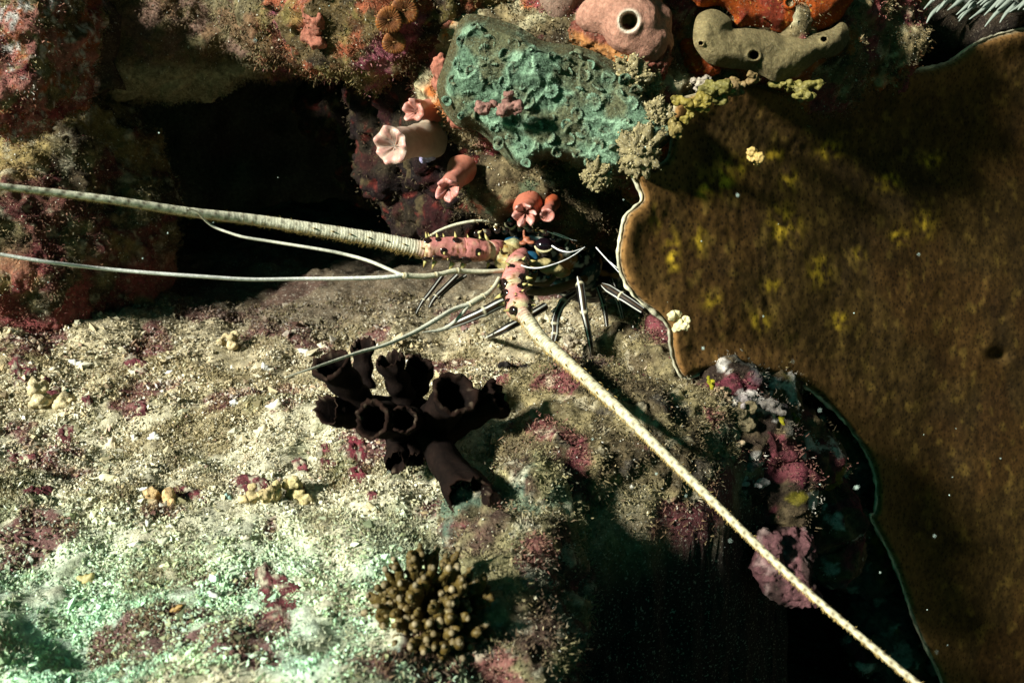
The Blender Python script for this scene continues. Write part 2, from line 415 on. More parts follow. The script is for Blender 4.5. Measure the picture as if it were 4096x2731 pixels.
rock("reef_underhang", [(500, 185, 1.09, .045), (530, 192, 1.10, .05), (570, 195, 1.12, .055), (610, 200, 1.15, .055), (645, 215, 1.2, .05), (590, 215, 1.14, .035), (545, 212, 1.12, .03), (700, 250, 1.3, .05)],
     .0038, pal_under, "structure", .5, 67, turf=1.3, rm=M_DIM)
# left boulder and corner rock
def pal_left(V, N, h):
    C = .7 * pal_brown((.16, .13, .06), (.05, .035, .018), [((.13, .03, .03), 9, .05, .8), ((.34, .25, .09), 6, .22, .7), ((.42, .38, .26), 60, .34, .7)], 71)(V, N, h)
    _, py, _ = pix(V)
    C = mix(C, (.20, .045, .045), sstep(225, 290, py) * sstep(-.2, .25, fbm(V, 22, 3, 5)) * .85)
    return C
rock("reef_boulder", [(-40, 190, 1.32, .14), (50, 190, 1.30, .12), (95, 165, 1.33, .09), (120, 210, 1.32, .08), (90, 250, 1.30, .10), (135, 265, 1.31, .05), (30, 260, 1.25, .12), (110, 290, 1.29, .06), (60, 300, 1.27, .07), (15, 120, 1.28, .10)],
     .0042, pal_left, None, .8, 71, label="big maroon and brown boulder at the left under the antennae", cat="boulder", turf=.8)
def pal_corner(V, N, h):
    C = .48 * pal_brown((.26, .22, .10), (.10, .07, .03), [((.28, .045, .055), 20, -.05, .9), ((.46, .17, .14), 40, .08, .9), ((.40, .10, .025), 55, .25, .8), ((.75, .72, .66), 100, .30, .95)], 81)(V, N, h)
    return C
rock("corner_rock", [(-25, 10, 1.10, .08), (20, 20, 1.10, .07), (45, 40, 1.12, .06), (10, 85, 1.10, .06), (55, 75, 1.13, .045), (70, 95, 1.14, .025), (65, 20, 1.15, .04)],
     .004, pal_corner, None, .8, 81, label="bright pink and orange encrusted rock in the upper left corner", cat="rock", turf=1.0)
# mound and cliff on the right of the ledge
def pal_mound(V, N, h):
    return pal_brown((.19, .155, .075), (.065, .048, .024), [((.14, .03, .04), 15, .22, .85), ((.035, .03, .025), 19, .34, .8), ((.42, .37, .25), 48, .34, .6)], 101)(V, N, h)
rock("rock_mound", [(545, 395, 1.0, (.05, .035, .03)), (590, 405, .98, (.06, .04, .035)), (640, 420, .98, (.06, .045, .045)), (560, 430, .95, (.05, .04, .03)), (610, 455, .93, (.055, .04, .04)),
                    (540, 460, .90, (.04, .035, .03)), (660, 385, 1.07, (.06, .05, .05)), (625, 365, 1.10, (.05, .04, .035)), (680, 340, 1.15, (.05, .05, .05)), (570, 475, .90, (.04, .035, .035)), (655, 460, .95, (.05, .04, .05)), (690, 430, 1.0, (.05, .04, .05))],
     .0036, pal_mound, None, .7, 101, label="brown turf covered rock mound right of the dark tube sponge", cat="rock", turf=1.6)
def pal_cliff(V, N, h):
    return pal_brown((.085, .062, .032), (.025, .016, .011), [((.10, .02, .03), 17, .2, .85), ((.5, .47, .42), 30, .37, .8), ((.2, .17, .012), 13, .45, .6), ((.06, .07, .07), 10, .2, .6)], 111)(V, N, h)
rock("reef_cliff", [(715, 400, 1.06, .05), (760, 400, 1.12, .05), (740, 440, 1.04, .045), (790, 450, 1.13, .055), (830, 440, 1.30, .07), (780, 490, 1.05, .04), (815, 505, 1.2, .05), (855, 510, 1.36, .05), (740, 475, 1.03, .03),
                    (825, 545, 1.24, .04), (865, 560, 1.38, .045), (885, 610, 1.42, .05), (900, 650, 1.42, .045), (915, 690, 1.44, .05), (865, 640, 1.4, .035), (690, 500, 1.05, .03), (650, 510, 1.02, .028), (600, 498, .97, .03), (570, 505, .93, .025), (720, 525, 1.06, .035), (760, 525, 1.1, .04), (630, 530, 1.05, .03), (680, 530, 1.07, .035)],
     .0038, pal_cliff, "structure", .7, 111, turf=.5, rm=M_DIM)
# ledge flank under the branching coral
def pal_flank(V, N, h):
    return pal_brown((.20, .18, .09), (.06, .035, .025), [((.13, .035, .04), 14, .1, .85), ((.07, .14, .10), 20, .28, .6), ((.45, .42, .3), 50, .36, .6)], 121)(V, N, h)
rock("ledge_flank", [(475, 530, .83, .035), (508, 555, .80, .038), (508, 600, .765, .042), (508, 650, .735, .045), (530, 500, .86, .035), (545, 530, .86, .03), (548, 565, .84, .032), (556, 612, .83, .026), (538, 648, .775, .034), (570, 580, .90, .026), (585, 545, .93, .028), (545, 690, .78, .03), (495, 695, .70, .045)],
     .0034, pal_flank, "structure", .6, 121, turf=1.3)

# ------------------------------------------------------------------ gravel and turf (uncountable)
def rotmats(n):
    q = rng.normal(size=(n, 4)); q /= np.linalg.norm(q, axis=1)[:, None]; a, b, c, d = q.T
    return np.stack([np.stack([1 - 2 * (c * c + d * d), 2 * (b * c - d * a), 2 * (b * d + c * a)], -1),
                     np.stack([2 * (b * c + d * a), 1 - 2 * (b * b + d * d), 2 * (c * d - b * a)], -1),
                     np.stack([2 * (b * d - c * a), 2 * (c * d + b * a), 1 - 2 * (b * b + c * c)], -1)], 1)
def normals_to(N):
    R = rng.normal(size=N.shape); T = np.cross(N, R); T /= np.linalg.norm(T, axis=1)[:, None]
    return T, np.cross(N, T)
OCT = np.array([[1, 0, 0], [-1, 0, 0], [0, 1, 0], [0, -1, 0], [0, 0, 1], [0, 0, -1]], float)
OCTF = np.array([[0, 2, 4], [2, 1, 4], [1, 3, 4], [3, 0, 4], [2, 0, 5], [1, 2, 5], [3, 1, 5], [0, 3, 5]])
def grains(P, size, cols, flat=.55):
    n = len(P); R = rotmats(n)
    S = size[:, None] * rng.uniform(.45, 1.25, (n, 3)) * np.array([1.15, .9, flat])
    base = OCT[None] * rng.uniform(.7, 1.2, (n, 6, 1)) + rng.normal(0, .16, (n, 6, 3))
    X = np.einsum('nij,nkj->nki', R, base * S[:, None]) + P[:, None]
    F = OCTF[None] + (np.arange(n) * 6)[:, None, None]
    return X.reshape(-1, 3), F.reshape(-1, 3), np.repeat(cols, 6, 0)
def grain_cols(n):
    pal = np.array([(.62, .56, .38), (.75, .72, .58), (.40, .33, .19), (.55, .42, .22), (.25, .19, .09), (.50, .50, .36), (.70, .68, .60), (.13, .07, .05), (.20, .05, .06)])
    k = rng.choice(len(pal), n, p=[.22, .15, .17, .11, .11, .11, .05, .05, .03])
    return pal[k] * rng.uniform(.7, 1.2, (n, 1))
# sand and shell gravel: sampled over the part of the ledge that is in sight
def scatter_floor(n):
    px = rng.uniform(-90, 720, n); py = 300 + 440 * rng.beta(1.15, 1.5, n)
    d0 = .45 / np.maximum(np.sin(PITCH) + (py - 341) / 1024 * np.cos(PITCH), .05)
    P = at(px, py, d0); z = seab(P[:, 0], P[:, 1]); P[:, 2] = z
    return P[(z > -.53)]
P = scatter_floor(95000)
P = P[(P[:, 1] < 1.55)]
dens = sstep(-.30, .22, fbm(P, 18, 3, 19) + .2) * (1 - .75 * sstep(-.08, .08, P[:, 0] - .25 * (P[:, 1] - .75)) * (1 - sstep(.95, 1.03, P[:, 1])))
P = P[rng.uniform(0, 1, len(P)) < (.10 + .90 * dens) * (1 - .6 * sstep(-.28, -.1, P[:, 0]) * sstep(.85, .75, P[:, 1]))]
sz = .0011 + .0021 * rng.beta(1.1, 4.5, len(P)) * (1 + .6 * (P[:, 1] > .9)); big = rng.uniform(0, 1, len(P)) < .045; sz[big] *= rng.uniform(1.4, 2.8, big.sum())
P[:, 2] += .0025 + sz * .2
cc = grain_cols(len(P)); own = np.clip(seacol(P), 0, 1); cc = (cc * .5 + own * .5) * 1.08; cc = mix(cc, own * .9, sstep(1.02, 1.22, P[:, 1] - .12 * sstep(-.25, -.05, P[:, 0])) * .8); cc = mix(cc, cc * np.array((.88, 1.30, 1.14)), sstep(.80, .58, P[:, 1]))  # teal ambient light and cave shade painted into the grains too
V, F, C = grains(P, sz, cc)
tag(mk("shell_gravel", V, F, M_GRAIN, col=C, smooth=False), kind="stuff")

def turf(name, surf, n, lmin, lmax, tipcol, w=.0007, curl=.7, margin=60):
    Vs, Fs, Cs = [], [], []
    acc = []
    for V, F, N, C, den in surf:
        f = F[0]; a = V[f[:, 0]]; ar = np.linalg.norm(np.cross(V[f[:, 1]] - a, V[f[:, 3]] - a), axis=1)
        cen = V[f].mean(1); px, py, d = pix(cen); nn = N[f[:, 0]]
        ok = (px > -margin) & (px < 1024 + margin) & (py > -margin) & (py < 682 + margin) & ((nn * cen).sum(1) < .25 * np.linalg.norm(cen, axis=1))
        pat = sstep(-.3, .2, fbm(cen, 22, 2, 44))
        acc.append((cen, nn, C[f[:, 0]], ar * ok * den * (.15 + pat)))
    cen = np.concatenate([a[0] for a in acc]); nn = np.concatenate([a[1] for a in acc]); cc = np.concatenate([a[2] for a in acc]); p = np.concatenate([a[3] for a in acc])
    k = rng.choice(len(cen), n, p=p / p.sum())
    B = 4
    base = np.repeat(cen[k], B, 0) + rng.normal(0, .0036, (n * B, 3)); nrm = np.repeat(nn[k], B, 0); m = n * B
    dr = nrm + rng.normal(0, curl, (m, 3)) * .8 - np.array([0, 0, .15]); dr /= np.linalg.norm(dr, axis=1)[:, None]
    L = rng.uniform(lmin, lmax, m) * np.repeat(rng.uniform(.5, 1.3, n), B); T, _ = normals_to(dr); ww = w * rng.uniform(.6, 1.4, m)
    mid = base + dr * (L * .55)[:, None]; d2 = dr + rng.normal(0, .5, (m, 3)); d2 /= np.linalg.norm(d2, axis=1)[:, None]; tip = mid + d2 * (L * .5)[:, None]
    X = np.stack([base - T * ww[:, None], base + T * ww[:, None], mid + T * (ww * .7)[:, None], mid - T * (ww * .7)[:, None], tip], 1).reshape(-1, 3)
    o = (np.arange(m) * 5)[:, None]
    Fq = o + np.array([[0, 1, 2, 3]]); Ft = o + np.array([[3, 2, 4]])
    cb = np.repeat(cc[k], B, 0) * .45 + (np.array(tipcol) * .25 + cc[k].repeat(B, 0) * .45) * rng.uniform(.3, 1.3, (m, 1))
    c5 = np.stack([cb * .8, cb * .8, cb, cb, cb * 1.3], 1).reshape(-1, 3)
    tag(mk(name, X, [Fq, Ft], M_TURF, col=np.clip(c5, 0, .8), smooth=False), kind="stuff")
turf("turf_algae", SURF, 62000, .0018, .0052, (.22, .17, .085), w=.00055, curl=.9)
# short fuzz and small tufts over the ledge itself
P = scatter_floor(60000)
keep = rng.uniform(0, 1, len(P)) < .15 + .85 * sstep(0, .35, fbm(P, 14, 4, 21) + .35 * sstep(-.1, .1, P[:, 0] - .25 * (P[:, 1] - .75)))
P = P[keep]; P[:, 2] += .002
m = len(P) * 4; base = np.repeat(P, 4, 0) + rng.normal(0, .002, (m, 3)) * (1, 1, .1)
dr = np.array([0, 0, .8]) + rng.normal(0, .7, (m, 3)); dr /= np.linalg.norm(dr, axis=1)[:, None]; T, _ = normals_to(dr)
L = rng.uniform(.002, .006, m); ww = .0006
X = np.stack([base - T * ww, base + T * ww, base + dr * L[:, None]], 1).reshape(-1, 3)
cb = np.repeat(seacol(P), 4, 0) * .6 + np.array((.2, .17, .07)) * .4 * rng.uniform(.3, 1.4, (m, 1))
tag(mk("seabed_turf", X, (np.arange(m) * 3)[:, None] + np.arange(3), M_TURF, col=np.repeat(cb, 3, 0), smooth=False), kind="stuff")
# sediment grains caught on the rocks
SO = [s for s in SURF if s[4] >= .8]; cen = np.concatenate([s[0] for s in SO]); nn = np.concatenate([s[2] for s in SO]); px, py, d = pix(cen)
ok = np.nonzero((px > -60) & (px < 1084) & (py > -60) & (py < 740) & (d > .2))[0]
k = rng.choice(ok, 26000); P = cen[k] + nn[k] * .001
V, F, C = grains(P, .0006 + .0016 * rng.beta(1, 5, len(P)), grain_cols(len(P)) * .8)
tag(mk("sediment_grains", V, F, M_GRAIN, col=C, smooth=False), kind="stuff")

# ------------------------------------------------------------------ the big plate coral on the right
PL = [(1230, 10), (1120, 16), (1024, 28), (979, 41), (949, 61), (918, 69), (905, 65), (888, 58), (870, 58), (855, 68), (848, 82), (830, 90), (800, 92), (770, 86), (745, 82), (715, 82), (698, 92), (680, 98), (672, 110), (670, 140),
      (664, 160), (640, 170), (631, 172), (638, 186), (641, 200), (627, 213), (620, 235), (618, 261), (625, 283), (638, 300), (653, 311), (668, 327), (670, 344), (675, 366), (686, 379), (705, 373), (740, 372),
      (779, 377), (806, 388), (828, 405), (850, 429), (866, 453), (875, 480), (875, 509), (870, 516), (880, 536), (893, 562), (904, 592), (914, 622), (936, 670), (948, 700), (975, 760), (1040, 830), (1180, 850), (1290, 760), (1340, 600), (1360, 380), (1330, 150)]
def plate_d(x, y):
    return .955 + .44 * np.clip((x - 615) / 410, 0, 1.15) ** 1.3 + .05 * np.clip((y - 330) / 350, 0, 1.3) + .05 * np.clip((x - 720) / 130, 0, 1) * -np.clip((150 - y) / 100, 0, 1.3)
def plate_front(x, y, dist):
    d = plate_d(x, y); P0 = at(x, y, d)
    h = .005 * np.exp(-((dist - 9) / 14) ** 2) + .006 * fbm(P0, 5, 2, 201) + .0020 * fbm(P0, 20, 2, 205)
    ang = np.arctan2(y - 250, x - 1000 + 0 * y); r = np.hypot(x - 1000, (y - 250) * 1.1)
    rid = np.sin(r * .62 + 9 * fbm(P0, 9, 3, 207)) * .00022 * (.2 + 1.2 * sstep(-.2, .5, fbm(P0, 10, 2, 231))) + .0012 * np.maximum(0, gnoise(P0 * 80, 209)) + .0006 * fbm(P0, 130, 2, 215)
    wb, ws, _ = worley(P0, 120, 211)
    h += rid + .0005 * sstep(.1, .5, wb)
    h -= .020 * np.exp(-((x - 998) ** 2 / 90 + (y - 355) ** 2 / 40))
    h -= .012 * sstep(7, 0, dist)                                             # the lip rolls back
    return at(x, y, d - h)
def plate_back(x, y, dist):
    return at(x, y, plate_d(x, y) + .007 + .022 * sstep(0, 120, dist))
V, F, x, y, dist, n, ol = sheet(PL, 2.0, plate_front, plate_back)
P0 = V[:n]
wb, ws, idn = worley(P0, 120, 211)
C = np.tile(np.array((.058, .033, .008)), (n, 1)) * (1 + .5 * fbm(P0, 25, 3, 221))[:, None]
C = mix(C, (.024, .015, .006), sstep(-.05, .5, fbm(P0, 8, 3, 225)) * .6)
C = mix(C, (.075, .032, .007), sstep(.15, .5, fbm(P0, 6, 3, 228)) * .4)
spots = [(705, 185, 7, 12), (830, 150, 12, 8), (700, 240, 6, 12), (790, 180, 8, 8), (900, 235, 8, 8), (770, 285, 9, 6), (840, 320, 8, 8), (930, 160, 9, 6), (724, 175, 9, 14), (741, 165, 7, 9), (820, 270, 10, 13), (785, 225, 14, 16), (888, 180, 12, 8), (695, 100, 14, 10), (800, 88, 18, 7), (925, 220, 9, 14), (672, 255, 6, 20), (655, 215, 5, 12), (760, 320, 10, 8), (712, 300, 8, 8), (775, 155, 8, 6), (858, 255, 6, 6)]
g = np.zeros(n)
for sx, sy, rx, ry in spots: g = np.maximum(g, np.exp(-(((x - sx) / rx) ** 2 + ((y - sy) / ry) ** 2)))
C = mix(C, (.40, .26, .02), np.clip(g * (.55 + 1.9 * gnoise(P0 * 110, 230)), 0, 1) * .95)
C = mix(C, (.16, .10, .02), sstep(.35, .6, fbm(P0, 45, 2, 236)) * .5)
C = C * (1 + .45 * fbm(P0, 110, 2, 237))[:, None]
C = mix(C, (.17, .085, .026), sstep(45, 4, dist) * .7)
C = mix(C, (.36, .33, .22), sstep(4.0, .5, dist) * (.75 + .2 * gnoise(P0 * 40, 233)))
C = np.vstack([C, np.tile((.3, .26, .18), (n, 1))])
PLATE = thing("plate_coral", at(800, 350, 1.05), "large brown plate coral with a pale wavy rim filling the right side", "coral")
mk("plate", V, F, M_PLATE, PLATE, np.clip(C, .003, .8))
# the pale growing rim, with its little knobs
rim = ol; rd = np.hypot(*(np.roll(rim, -1, 0) - rim).T); sel = (rim[:, 0] < 1060) & (rim[:, 1] < 720)
vis = sel & ~((rim[:, 1] < 175) & (rim[:, 0] > 632) & (rim[:, 0] < 850))
runs = []; cur = []
for q in range(len(rim)):
    if vis[q]: cur.append(q)
    elif cur: runs.append(cur); cur = []
if cur: runs.append(cur)
for run in runs:
    if len(run) < 20: continue
    q = rim[run]; s = np.arange(len(q))
    P = at(q[:, 0], q[:, 1], plate_d(q[:, 0], q[:, 1]) + .006); P = P + .0012 * np.stack([gnoise(P * 120, 241), gnoise(P * 120, 242), gnoise(P * 120, 243)], 1)
    R = .0015 * np.clip(1 + 1.1 * gnoise(P * 60, 248), .15, 2) * (1 + .5 * gnoise(P * 150, 244) + .3 * gnoise(P * 45, 245))
    Vt, Ft, ring, ang = tube(P, R, 8)
    mk("rim", Vt, Ft, M_SHELL, PLATE, np.clip(np.array((.46, .43, .30)) * (1 + .9 * gnoise(Vt * 45, 246))[:, None], .06, .85))
# knob of sediment on the lip, fleck hooks on the plate
def lump(name, c, r, n, colr, mat_, parent=None, lab=None, cat=None, group=None, vox=None, seed=0, amp=.35):
    pts = [np.asarray(c) + rng.normal(0, 1, 3) * np.asarray(r) * .55 for _ in range(n)]
    Vr, Fr = remesh([sphere(p, np.asarray(r) * rng.uniform(.35, .7), 10, 8) for p in pts], vox or max(min(r) * .12, .0008), 2)
    Nr = vnormals(Vr, Fr); rr = float(np.mean(r))
    Vr = Vr + Nr * (rr * amp * fbm(Vr, 1.2 / rr, 3, seed))[:, None]
    C = np.asarray(colr) * (1 + .45 * fbm(Vr, 2 / rr, 2, seed + 3))[:, None]
    o = mk(name, Vr, Fr, mat_, parent, np.clip(C, .003, .9), loc=None if parent is not None else c)
    if lab: tag(o, lab, cat, group)
    return o
lump("sediment_clump", at(678, 323, .938), (.007, .006, .008), 7, (.55, .48, .26), M_BITS, None, "pale yellow crumb stuck on the lip of the plate coral", "rubble", seed=3)
lump("sediment_clump", at(757, 155, .995), (.009, .006, .007), 5, (.36, .25, .08), M_BITS, None, "tan hooked knob on the upper face of the plate coral", "rubble", seed=5)
for bx_, by_, bd, br, lab in [(640, 150, .955, .022, "lower pale crumbly growth between green coral and plate coral"), (655, 118, .96, .015, "middle pale crumbly growth between green coral and plate coral"), (630, 78, .965, .017, "upper pale crumbly growth above the green coral corner"), (650, 86, .985, .012, "small pale crumb beside the upper plate coral edge"), (597, 176, .965, .013, "pale crumbly fringe along the bottom edge of the green coral")]:
    cpt = at(bx_, by_, bd + .006); dr_ = rng.normal(0, 1, (520, 3)); dr_ /= np.linalg.norm(dr_, axis=1)[:, None]
    pts = cpt + dr_ * np.array((br * .85, br * .55, br)) * (1 + .7 * gnoise(dr_ * 2.6, int(bx_)))[:, None] * rng.uniform(.9, 1.12, (520, 1))
    Vg, Fg, Cg = grains(pts, rng.uniform(.0009, .0026, 520), np.array([(.30, .25, .12)]) * rng.uniform(.4, 1.3, (520, 1)), .9)
    core = sphere(cpt, (br * .85, br * .55, br), 64, 44); cd = (core[0] - cpt); core = (cpt + cd * (1 + .7 * gnoise(cd / np.linalg.norm(cd, axis=1)[:, None] * 2.6, int(bx_)) + .16 * fbm(cd / np.linalg.norm(cd, axis=1)[:, None], 8, 3, 5))[:, None], core[1])
    Vj, Fj, Cj = join([(core[0], core[1], (.22, .18, .09)), (Vg, Fg, Cg)])
    tag(mk("crusty_growth", Vj, Fj, M_SAND, col=Cj, smooth=True, loc=at(bx_, by_, bd)), lab, "growth", "crumbly growths round the green coral")

# ------------------------------------------------------------------ green coral sheet with polyps
GR = [(459, 22), (470, 14), (490, 17), (518, 26), (544, 41), (579, 46), (610, 59), (627, 72), (640, 84), (653, 102), (668, 120), (673, 130), (666, 144), (645, 156), (631, 163), (627, 174), (601, 176), (579, 168), (560, 160), (540, 161), (533, 168), (522, 171), (511, 166), (505, 158), (496, 148), (483, 135), (470, 128), (457, 126), (445, 112), (439, 100), (437, 83), (443, 66), (450, 45)]
PCEN = []
for _ in range(4000):
    q = (rng.uniform(440, 668), rng.uniform(18, 172))
    if inpoly(np.array([q[0]]), np.array([q[1]]), GR)[0] and polydist(np.array([q[0]]), np.array([q[1]]), GR, True)[0][0] > 6 and all(math.hypot(q[0] - e[0], q[1] - e[1]) > 13.5 for e in PCEN): PCEN.append(q)
def green_d(x, y): return .945 + .04 * (1 - ((x - 550) / 120) ** 2 * .5) * 0 + .0002 * (y - 20) + .00006 * np.abs(x - 540)
def green_h(x, y, dist):
    P0 = at(x, y, green_d(x, y))
    Q = P0 + .010 * np.stack([fbm(P0, 30, 2, 301), fbm(P0, 30, 2, 302), fbm(P0, 30, 2, 303)], 1)
    fold = 1 - np.abs(fbm(Q, 34, 2, 305)); fold = np.clip(fold, 0, 1) ** 5
    return .013 * fbm(P0, 13, 2, 307) + .0030 * fold + .0020 * fbm(Q, 70, 2, 309) + .0013 * fbm(Q, 190, 2, 319), fold
def green_front(x, y, dist):
    h, _ = green_h(x, y, dist)
    return at(x, y, green_d(x, y) - h - .008 * sstep(0, 14, dist) + .024 * sstep(13, 0, dist))
V, F, x, y, dist, n, _ = sheet(GR, 1.15, green_front, lambda x, y, d: at(x, y, green_d(x, y) + .030 + 0 * x))
h, fold = green_h(x, y, dist); P0 = V[:n]
C = np.tile(np.array((.086, .140, .088)), (n, 1)) * (1 + .5 * fbm(P0, 60, 3, 311))[:, None]
C = mix(C, (.23, .35, .23), sstep(.35, .95, fold) * .85)
C = mix(C, (.085, .068, .030), sstep(-.05, .45, fbm(P0, 26, 3, 315)) * .7)
C = mix(C, (.055, .042, .018), sstep(15, 2, dist + 6 * gnoise(P0 * 60, 4)) * .85)
C = np.vstack([C, np.tile((.1, .08, .04), (n, 1))])
GREEN = thing("green_coral", at(550, 95, .96), "teal green ruffled soft coral sheet on the rock above the lobster", "coral")
mk("coral_sheet", V, F, M_GREEN, GREEN, np.clip(C, .01, .8))
k = rng.choice(np.nonzero(dist > 2)[0], 9000); GN = vnormals(V, F)[k]; b0 = P0[k] + rng.normal(0, .0006, (9000, 3))
dr = GN + rng.normal(0, .75, (9000, 3)); dr /= np.linalg.norm(dr, axis=1)[:, None]; T_, _ = normals_to(dr); L_ = rng.uniform(.0008, .0026, (9000, 1))
X = np.stack([b0 - T_ * .0003, b0 + T_ * .0003, b0 + dr * L_], 1).reshape(-1, 3); cb = C[:n][k] * rng.uniform(.7, 1.7, (9000, 1)) + .02
tag(mk("tentacle_fuzz", X, (np.arange(9000) * 3)[:, None] + np.arange(3), M_TURF, GREEN, np.repeat(np.clip(cb, 0, .6), 3, 0), smooth=False), kind="stuff")
def lathe(base, axis, prof, seg=16, mod=None, colf=None):
    """profile of (radius, height) pairs spun round an axis"""
    a = np.asarray(axis, float); a = a / np.linalg.norm(a); ref = np.array([0, 0, 1.0]) if abs(a[2]) < .9 else np.array([1.0, 0, 0])
    u = np.cross(a, ref); u /= np.linalg.norm(u); v = np.cross(a, u); th = np.linspace(0, 2 * math.pi, seg, endpoint=False)
    pr = np.asarray(prof, float); m = len(pr); R = np.repeat(pr[:, :1], seg, 1); H = np.repeat(pr[:, 1:2], seg, 1)
    if mod is not None: R, H = mod(R, H, np.arange(m)[:, None] / (m - 1), th[None])
    V = np.asarray(base) + R[..., None] * (np.cos(th)[None, :, None] * u + np.sin(th)[None, :, None] * v) + H[..., None] * a
    i = np.arange(m - 1)[:, None] * seg; j = np.arange(seg)[None]; k = (j + 1) % seg
    return V.reshape(-1, 3), [np.stack([i + j, i + k, i + seg + k, i + seg + j], -1).reshape(-1, 4)], np.repeat(np.arange(m) / (m - 1), seg), np.tile(th, m)
for (qx, qy) in PCEN[:70]:
    qx_, qy_ = np.array([qx]), np.array([qy]); dd = green_d(qx_, qy_) - green_h(qx_, qy_, 20)[0] - .008
    c = at(qx_, qy_, dd + .002)[0]; r = rng.uniform(.0032, .0070)
    ax = -c / np.linalg.norm(c) + rng.normal(0, .45, 3)
    ph = rng.uniform(0, 6.28); fr = rng.integers(14, 24)
    prof = [(r * .7, -.003), (r * .85, .001), (r * 1.05, .0016), (r * 1.15, .0020), (r * .95, .0024), (r * .6, .0015), (r * .32, .0008), (r * .22, .0017), (.0001, .0010)]
    def mod(R, H, t, th, ph=ph, fr=fr): return R * (1 + .06 * np.sin(fr * th) * (t > .2) + .12 * np.sin(2 * th + ph)), H + .0005 * np.sin(fr * th) * (t > .2) + .0016 * np.sin(2 * th + ph) * (t > .25)
    Vp, Fp, t, th = lathe(c, ax, prof, 48, mod)
    brown = rng.uniform(0, 1)
    cb = np.array((.085, .14, .09)) * (1 - brown * .7) + np.array((.12, .085, .04)) * brown * .7
    Cp = np.tile(cb, (len(Vp), 1)); Cp = mix(Cp, (.22, .36, .25), np.exp(-((t - .45) / .12) ** 2) * .8 * (.5 + .5 * np.sin(fr * th)))
    Cp = mix(Cp, (.05, .035, .015), sstep(.72, .95, t) * .7)
    mk("polyp", Vp, Fp, M_GREEN, GREEN, Cp)
lump("small_rock", at(506, 107, .925), (.012, .008, .010), 7, (.20, .10, .08), M_ROCK, None, "small dusky pink rock knob poking out of the green coral", "rock", seed=8)

# ------------------------------------------------------------------ tunicates with puckered mouths
def tunicate(base, mouth, r0, r1, lobes, label, cb, ct, cm, seg=56, amp=.22, seed=0):
    base, mouth = np.asarray(base), np.asarray(mouth); ax = mouth - base; L = np.linalg.norm(ax)
    t_ = np.linspace(0, 1, 18); prof = [(r0 + (r1 - r0) * sstep(.1, 1.0, a) + r0 * .25 * (1 - a) ** 3 - r0 * .13 * math.sin(math.pi * a), L * a) for a in t_]
    prof += [(r1 * 1.02, L + .18 * r1), (r1 * .90, L + .30 * r1), (r1 * .70, L + .16 * r1), (r1 * .48, L - .10 * r1), (r1 * .28, L - .35 * r1), (.0002, L - .45 * r1)]
    ph = seed * 1.3
    def mod(R, H, t, th):
        k = sstep(.55, .8, t); wv = np.cos(lobes * th + ph) + .5 * np.cos((lobes - 2) * th - ph * 2) + .3 * np.cos(2 * lobes * th)
        R2 = R * (1 + amp * .40 * k * wv * .5 + .03 * np.cos(2 * th + ph)); H2 = H + r1 * amp * 1.1 * k * wv * np.where(t < .85, 1, .35) + r1 * .07 * sstep(.82, .9, t) * np.sin(19 * th + 3 * np.sin(4 * th))
        return R2, H2
    Vt, Ft, t, th = lathe(base, ax, prof, seg, mod)
    Vt = Vt + .0016 * np.stack([fbm(Vt, 55, 2, 11 + seed), fbm(Vt, 55, 2, 12 + seed), fbm(Vt, 55, 2, 13 + seed)], 1)
    C = mix(np.tile(np.array(cb), (len(Vt), 1)), ct, sstep(.1, .6, t))
    C = mix(C, cm, sstep(.70, .80, t) * (.55 + .45 * np.cos(lobes * th + ph)))
    C = mix(C, np.array(ct) * .55, sstep(.86, 1, t))
    T = thing("tunicate", base, label, "tunicate", "pink tunicates on the shaded rock")
    seg_n = 19 * seg
    qi = Ft[0]; body = qi[qi.max(1) < seg_n]; mth = qi[qi.max(1) >= seg_n]
    mk("body", Vt[:seg_n], body, M_FLESH, T, C[:seg_n])
    u = np.unique(mth); rm = np.zeros(len(Vt), int); rm[u] = np.arange(len(u))
    mk("mouth", Vt[u], rm[mth], M_FLESH, T, C[u])
PK = (.42, .165, .12); PO = (.38, .14, .09); PW = (.84, .60, .50)
tunicate(at(434, 109, 1.055), at(414, 110, 1.01), .0105, .0108, 5, "short coral pink tunicate, uppermost of the group left of the green coral", PO, PK, (.46, .23, .19), seed=1)
tunicate(at(430, 139, 1.065), at(392, 145, .985), .0160, .0172, 7, "largest and palest cream pink tunicate pointing left", (.36, .29, .21), (.42, .31, .24), (.48, .25, .21), amp=.14, seed=2)
tunicate(at(462, 169, 1.05), at(448, 189, 1.0), .0125, .0115, 5, "salmon pink tunicate drooping to the left below the pale one", PO, PK, (.46, .20, .18), seed=3)
tunicate(at(528, 205, 1.05), at(525, 214, 1.01), .0120, .0112, 6, "orange red tunicate with an open toothed mouth above the lobster eye", (.36, .11, .065), (.42, .135, .09), (.50, .28, .25), amp=.42, seed=4)
tunicate(at(552, 202, 1.055), at(547, 214, 1.01), .0070, .0066, 3, "smooth closed pink tunicate beside the open mouthed orange one", (.36, .08, .03), (.36, .13, .095), (.38, .17, .14), amp=.08, seed=5)
lump("lilac_sponge", at(428, 142 + 4, 1.07), (.016, .01, .013), 6, (.34, .32, .50), M_SPONGE, None, "small lilac sponge patch behind the pale tunicate", "sponge", seed=2)

